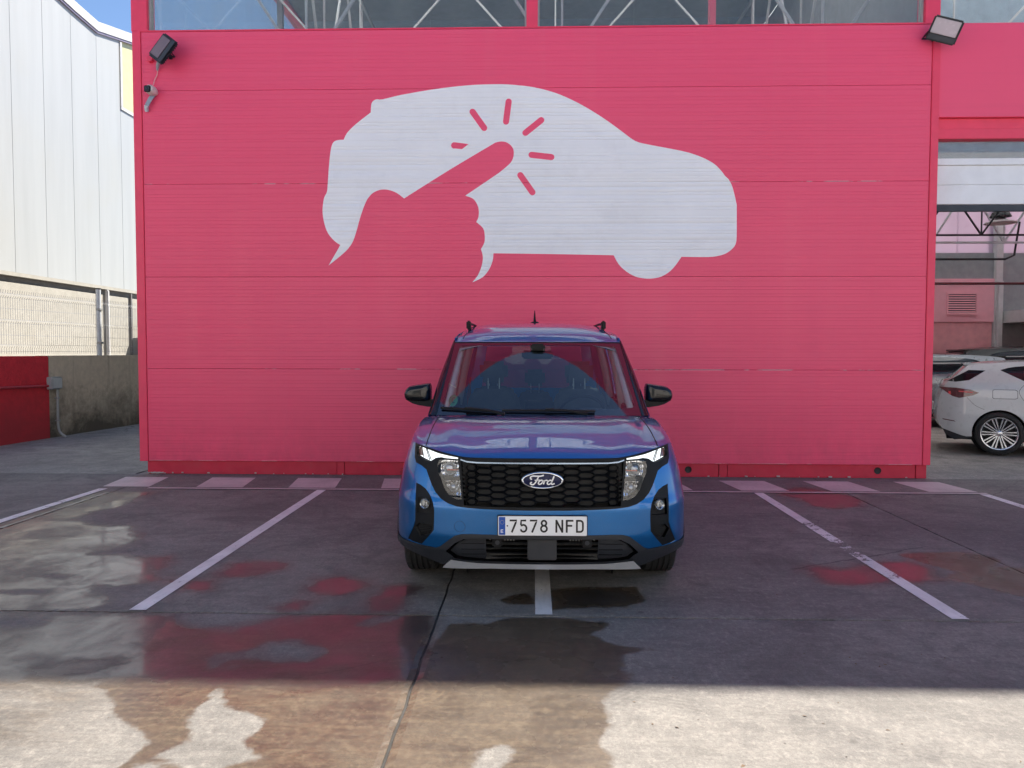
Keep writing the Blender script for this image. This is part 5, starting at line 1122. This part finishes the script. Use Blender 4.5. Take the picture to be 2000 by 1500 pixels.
# wheels
def make_wheel(parent, c, out, r=.325, w=.205, rimr=.215, rim_m=None, nsp=5, twin=False):
    wh = link('wheel', None, parent, c); h = w/2
    pf = [(rimr,-h*.80),(rimr+.02,-h*.92),(r-.055,-h),(r-.022,-h*.95),(r-.006,-h*.86),(r-.001,-h*.74)]
    for g in (-.50,-.17,.17,.50): pf += [(r+.0-(abs(g)*.004),h*(g-.055)),(r-.010,h*(g-.04)),(r-.010,h*(g+.04)),(r-(abs(g)*.004),h*(g+.055))]
    pf += [(r-.001,h*.74),(r-.006,h*.86),(r-.022,h*.95),(r-.055,h),(rimr+.02,h*.92),(rimr,h*.80)]
    n = 80; mb = MB(); v = []
    for i in range(n*2):
        a = math.pi*i/n; ca, sa = math.cos(a), math.sin(a)
        for k, (rr, x) in enumerate(pf):
            q = .006 if (i % 4 == 0 and rr > r-.024 and abs(x) > h*.55) else 0
            v.append((x, (rr-q)*ca, (rr-q)*sa))
    m = len(pf); mb.add(v, [(i*m+k, i*m+k+1, ((i+1)%(2*n))*m+k+1, ((i+1)%(2*n))*m+k) for i in range(2*n) for k in range(m-1)])
    mb.build('tyre', M_tyre, wh, smooth=35)
    rm = rim_m or M_silv; mb = MB(); o_ = out*h
    mb.lathe([(rimr+.004,-o_*.9),(rimr-.02,-o_*.7),(rimr-.025,o_*.5),(rimr-.008,o_*.86),(rimr+.006,o_*.90),(rimr+.004,o_*.80)], (0,0,0), 'x', 48); rim = mb.build('rim', rm, wh, smooth=40)
    mb = MB(); mb.lathe([(.0,o_*.3),(rimr-.03,o_*.3)], (0,0,0), 'x', 32); mb.build('brake_disc', M_void, wh)
    for k in range(nsp):
        for dd in ((-.17,.17) if twin else (0,)):
            a = 2*math.pi*k/nsp+.3; b = a+dd*(.55 if twin else 0); mb = MB(); w0, w1 = (.007,.010) if twin else (.034,.026)
            p0 = Vector((o_*.72, .035*math.cos(a), .035*math.sin(a))); e = a+dd*1.25 if twin else a
            p1 = Vector((o_*.84, (rimr-.012)*math.cos(e), (rimr-.012)*math.sin(e))); t = (p1-p0).normalized(); nn_ = t.cross(Vector((1,0,0))).normalized(); dx = Vector((o_*.16,0,0))
            v = [p0-nn_*w0,p0+nn_*w0,p1+nn_*w1,p1-nn_*w1]; v += [q-dx for q in v]
            mb.add(v, [(0,1,2,3),(7,6,5,4),(0,4,5,1),(1,5,6,2),(2,6,7,3),(3,7,4,0)]); mb.build('spoke', rm, wh, bevel=.003)
    mb = MB(); mb.lathe([(.0,o_*.80),(.03,o_*.79),(.045,o_*.70),(.05,o_*.55)], (0,0,0), 'x', 24); mb.build('hub_cap', rm, wh, smooth=40)
    return wh
for s in (-1,1):
    for cyy_ in (ax_f, ax_r):
        make_wheel(van, (s*.812, cyy_-(.05 if cyy_ < 2 else 0), .330), s, r=.330, w=.215)
# cabin
M_trim_l = mat('light_grey_cabin_trim', (.52,.53,.52), .7); M_seatm = mat('charcoal_seat_cloth', (.035,.037,.042), .85, bmp=.4, bscale=300); M_dash = mat('dark_dashboard', (.03,.033,.038), .55, bmp=.3, bscale=400)
mb = MB(); mb.grid(lambda u, v: ((u-.5)*1.50, 1.06+.14*((u-.5)*2)**2*.9+v*.52, 1.045+.045*math.sin(math.pi*min(1,v*1.1))*(1-.3*abs(u-.5))+(.035*math.exp(-(((u-.77)/.12)**2+((v-.85)/.2)**2))) - (.25*max(0,v-.88)/.12)), 30, 20); mb.build('dashboard', M_dash, van, smooth=180)
mb = MB(); mb.box(-.10,.13,1.52,1.54,1.02,1.15); mb.build('centre_screen', M_blk, van, bevel=.01)
sw_ = link('steering_wheel', None, van, (.36,1.66,1.02), (R(-62),0,0))
mb = MB(); mb.tube([(.185*math.cos(t), .185*math.sin(t), 0) for t in np.linspace(0,2*math.pi,33)[:-1]], .014, 8, closed=True); mb.build('steering_rim', M_sat, sw_, smooth=60)
mb = MB(); mb.box(-.07,.07,-.06,.05,-.02,.02); mb.box(-.18,.18,-.012,.018,-.008,.008); mb.build('steering_hub', M_sat, sw_, bevel=.01)
def seat(x, y, w=.50, zb=.62, ht=.66):
    st = link('seat', None, van, (x,y,0))
    mb = MB(); mb.box(-w/2,w/2,-.45,.05,zb-.12,zb+.04); mb.build('seat_cushion', M_seatm, st, bevel=.05)
    mb = MB(); v = []
    for z_, ww, d in ((zb,w/2,.06),(zb+.2,w/2+.01,.065),(zb+.42,w/2-.01,.06),(zb+.56,w/2-.05,.05),(zb+.61,w/2-.12,.03)):
        yy = .02+(z_-zb)*.28; v += [(-ww,yy-d,z_),(ww,yy-d,z_),(ww,yy+d,z_),(-ww,yy+d,z_)]
    mb.add(v, [(j*4+k,j*4+(k+1)%4,(j+1)*4+(k+1)%4,(j+1)*4+k) for j in range(4) for k in range(4)]+[(0,1,2,3),(16,17,18,19)]); mb.build('backrest', M_seatm, st, bevel=.03, smooth=60)
    mb = MB(); mb.box(-.125,.125,.14,.24,zb+.655,zb+.83); mb.build('headrest', M_seatm, st, bevel=.035, smooth=60)
    for q in (-.05,.05): mb = MB(); mb.tube([(q,.17,zb+.58),(q,.18,zb+.68)], .006, 6); mb.build('headrest_rod', M_steel, st)
    return st
s0 = seat(-.38, 2.10); s1 = copy_tree(s0, van); s1.location = (.38,2.10,0)
for x in (-.42,0,.42): s2 = copy_tree(s0, van); s2.location = (x, 2.98, -.02); s2.scale = (.82,1,.95)
mb = MB(); mb.grid(lambda u, v: ((u-.5)*1.30, 1.80+v*2.4, 1.60+.13*min(1,v*4)-.06*(abs(u-.5)*2)**4), 16, 16); mb.build('headliner', M_trim_l, van, smooth=180)
for s in (-1,1):
    mb = MB(); mb.tube([(s*(ws_edge(z)-.075), Wf(ws_edge(z),z)+.035, z) for z in np.linspace(1.09,1.60,10)], .026, 8); mb.build('inner_pillar', M_trim_l, van, smooth=180)
    mb = MB(); mb.tube([(s*(Wz(z)-.045), 2.37, z) for z in np.linspace(.6,1.68,12)], .045, 8); mb.build('centre_pillar', M_trim_l, van, smooth=180)
    mb = MB(); mb.tube([(s*(Wz(z)-.055), 3.28, z) for z in np.linspace(1.0,1.68,8)], .045, 8); mb.build('rear_pillar', M_trim_l, van, smooth=180)
    mb = MB(); mb.box(min(s*.80,s*.76),max(s*.80,s*.76),1.3,4.1,.5,1.08); mb.build('door_card', M_dash, van, bevel=.01)
mb = MB(); mb.box(-.13,.13,1.78,1.81,1.475,1.545); mb.build('inner_mirror', M_sat, van, bevel=.015)
mb = MB(); mb.box(-.06,.06,1.66,1.80,1.545,1.60); mb.build('camera_shroud', M_sat, van, bevel=.015)
# ================================================================ PARKED CARS IN THE BAY
def make_car(label, loc, rz, paint, name='parked_car', roof_m=None, zs=1., twin=True, cat='car'):
    c = thing(name, label, cat, loc, rz, group=None); A = (.78, 3.47)
    bw = smooth_tab([(.2,.84),(.35,.885),(.6,.90),(.85,.885),(1.0,.86),(1.08,.83),(1.25,.735),(1.40,.60)], .02)
    def plan(l):
        a = max(0, 1-(l+.06)/.42); b = max(0, 1-(4.40-l)/.8); return .30*a**2.4+.34*b**2.2
    def fs(s, off=0.): return lambda l, z: (l, s*(bw(z)-plan(l)+off), z*zs)
    arc_ = lambda cx, r, a0, a1, n=18: [(cx+r*math.cos(R(a0+(a1-a0)*i/n)), .325+r*math.sin(R(a0+(a1-a0)*i/n))) for i in range(n+1)]
    up = spline([(.10,.30),(.0,.42),(-.04,.55),(-.03,.74),(.01,.90),(.05,1.02),(.09,1.08),(.22,1.20),(.36,1.335),(.55,1.365),(1.0,1.395),(1.5,1.405),(2.0,1.40),(2.5,1.33),(2.95,1.13),(3.18,.99),(3.6,.90),(4.1,.78),(4.32,.62),(4.36,.45),(4.28,.24)], (6,8), 4, False)
    ol = up + [(3.87,.22)] + arc_(A[1], .355, -10, 190) + arc_(A[0], .355, -10, 190)[::1] + [(.2,.25)]
    for s in (-1, 1):
        bs = (0, -s, 0)
        skin('car_side', ol, fs(s), paint, c, step=(.06,.05), thick=.012, back=bs, dens=.05)
        skin('rear_quarter_trim', [(.09,1.10),(.20,1.09),(.38,1.12),(.59,1.265),(.37,1.27)], fs(s,.003), M_blk, c, step=(.08,.06), thick=.004, back=bs)
        skin('side_window', spline([(.78,1.275),(.98,1.325),(1.5,1.352),(2.2,1.32),(2.62,1.20),(3.0,1.03),(2.2,1.00),(1.4,1.035),(1.14,1.09),(.92,1.20)], (0,5), 3), fs(s,.003), M_dglass, c, step=(.1,.06), thick=.004, back=bs)
        tl_ = skin('tail_light', [(-.025,1.005),(.20,1.0),(.40,.975),(.51,.93),(.43,.89),(.25,.845),(.16,.87),(.05,.95)], fs(s,.006), M_tail, c, step=(.05,.05), thick=.008, back=bs)
        skin('light_bar', [(.24,.955),(.42,.940),(.43,.925),(.24,.940)], fs(s,.009), M_tail2, tl_, step=(.05,.05), thick=.003, back=bs)
        skin('light_bar', [(.105,.945),(.135,.945),(.14,.895),(.11,.905)], fs(s,.009), M_tail2, tl_, step=(.05,.05), thick=.003, back=bs)
        skin('rear_reflector', [(.03,.515),(.19,.495),(.21,.48),(.05,.50)], fs(s,.004), M_tail, c, step=(.05,.05), thick=.004, back=bs)
        skin('lower_valance', [(.04,.36),(.30,.27),(.44,.24),(.2,.20),(.08,.28)], fs(s,.006), M_plas, c, step=(.06,.06), thick=.01, back=bs)
        fp_ = [(.68,.97),(.70,.985),(.97,.985),(1.0,.965),(1.0,.86),(.97,.845),(.70,.845),(.68,.86)]
        mid = (.84,.915); skin('fuel_flap', fp_, fs(s,.0012), M_gap2, c, [[(mid[0]+(a-mid[0])*.965, mid[1]+(b-mid[1])*.93) for a,b in fp_]], step=(.1,.1), thick=.002, back=bs)
        for pth in ([(1.10,1.08),(1.02,.98),(1.04,.88),(1.16,.72),(1.25,.58),(1.32,.30)], [(.35,.86),(.46,.74),(.58,.68)], [(2.05,1.02),(2.10,.30)], [(3.05,1.0),(3.02,.30)]):
            mb = MB(); mb.tube([fs(s,.0)(a,b) for a,b in spline(pth, (), 4, False)], .003, 4); mb.build('door_gap', M_gap2, c)
        for lx in (1.28, 2.25): mb = MB(); q = fs(s,.02)(lx,.90); mb.box(q[0]-.09,q[0]+.09,q[1]-.012,q[1]+.012,q[2]-.012,q[2]+.014); mb.build('door_handle', paint, c, bevel=.008)
        for ax in A:
            mb = MB(); mb.lathe([(.36,s*.45),(.36,s*.86)], (ax,0,.325), 'y', 28, a0=0, a1=math.pi); mb.lathe([(0,s*.45),(.37,s*.45)], (ax,0,.325), 'y', 28); mb.build('wheel_housing', M_void, c, fix=False)
            w = make_wheel(c, (ax, s*.80, .325), s, r=.322, w=.20, rimr=.238, rim_m=M_alloy, nsp=10, twin=True); w.rotation_euler = (0,0,R(90)*1.)
            if True: w.rotation_euler = (0,0,R(90)); 
    st = []
    for l, z in up:
        hw_ = bw(z)-plan(l)
        for t in np.linspace(-1,1,15): st.append((l+ (0.05*(1-t*t) if l > 3.9 else (-.05*(1-t*t) if l < .1 else 0)), t*hw_, (z+.028*(1-t**2)*(1 if z > 1.0 else .3))*zs))
    n = len(up); rear_glass = [i for i, (l, z) in enumerate(up) if .08 <= l < .35 and z > 1.07]; shield = [i for i, (l, z) in enumerate(up) if 2.45 <= l < 3.1]
    mb = MB(); b = 0; mb.v = st
    for j in range(n-1):
        for i in range(14):
            g = 1 if ((j in rear_glass or j in shield) and 1 < i < 12) else (2 if (roof_m and .3 < up[j][0] < 2.5 and up[j][1] > 1.3) else 0)
            mb.f.append((j*15+i, j*15+i+1, (j+1)*15+i+1, (j+1)*15+i)); mb.mi.append(g)
    mb.build('car_shell', [paint, M_dglass, roof_m or paint], c, smooth=40)
    sp_ = MB(); sp_.add([(.30,-.58,1.372*zs),(.30,.58,1.372*zs),(.62,.60,1.375*zs),(.62,-.60,1.375*zs),(.31,-.57,1.34*zs),(.31,.57,1.34*zs),(.60,.60,1.34*zs),(.60,-.60,1.34*zs)], [(0,1,2,3),(7,6,5,4),(0,4,5,1),(1,5,6,2),(2,6,7,3),(3,7,4,0)]); sp_.build('roof_spoiler', roof_m or paint, c, bevel=.01)
    mb = MB(); mb.box(.1,4.2,-.7,.7,.2,.35); mb.build('underbody', M_void, c)
    mb = MB(); mb.box(-.098,-.085,-.26,.26,.62*zs,.73*zs); mb.build('rear_plate', M_pw, c, bevel=.003)
    return c
M_dglass = mat('dark_car_glass', (.012,.015,.02), .04, coat=1.); M_tail = mat('dark_red_lamp', (.10,.006,.010), .12, coat=1.); M_tail2 = mat('red_lamp_bar', (.75,.06,.07), .3)
M_gap2 = mat('door_gap_shadow', (.03,.03,.035), .7); M_alloy = mat('machined_alloy', (.62,.64,.67), .22, .75)
M_wp = mat('white_car_paint', (.56,.58,.60), .3, coat=1., var=.02); M_sp = mat('silver_car_paint', (.22,.24,.26), .3, .5, coat=1.); M_dp = mat('dark_green_grey_paint', (.014,.018,.018), .4, .1, coat=.5)
def place(label, wheel, rz, *a, **k):
    c_, s_ = math.cos(R(rz)), math.sin(R(rz)); lx, ly = .78, -.88
    return make_car(label, (wheel[0]-(c_*lx-s_*ly), wheel[1]-(s_*lx+c_*ly), 0), R(rz), *a, **k)
place('white hatchback with red wedge tail light and alloy wheels in the open bay', (6.98,11.5), -27, M_wp)
make_car('silver car with black roof parked just behind the white hatchback, mostly hidden', (10.05,16.0,0), R(180-22), M_sp, roof_m=M_blk, zs=1.07)
make_car('dark grey-green car furthest back in the open bay, its roof showing over the white hatchback', (8.9,16.9,0), R(-12), M_dp, zs=1.17)
bpy.context.view_layer.update()
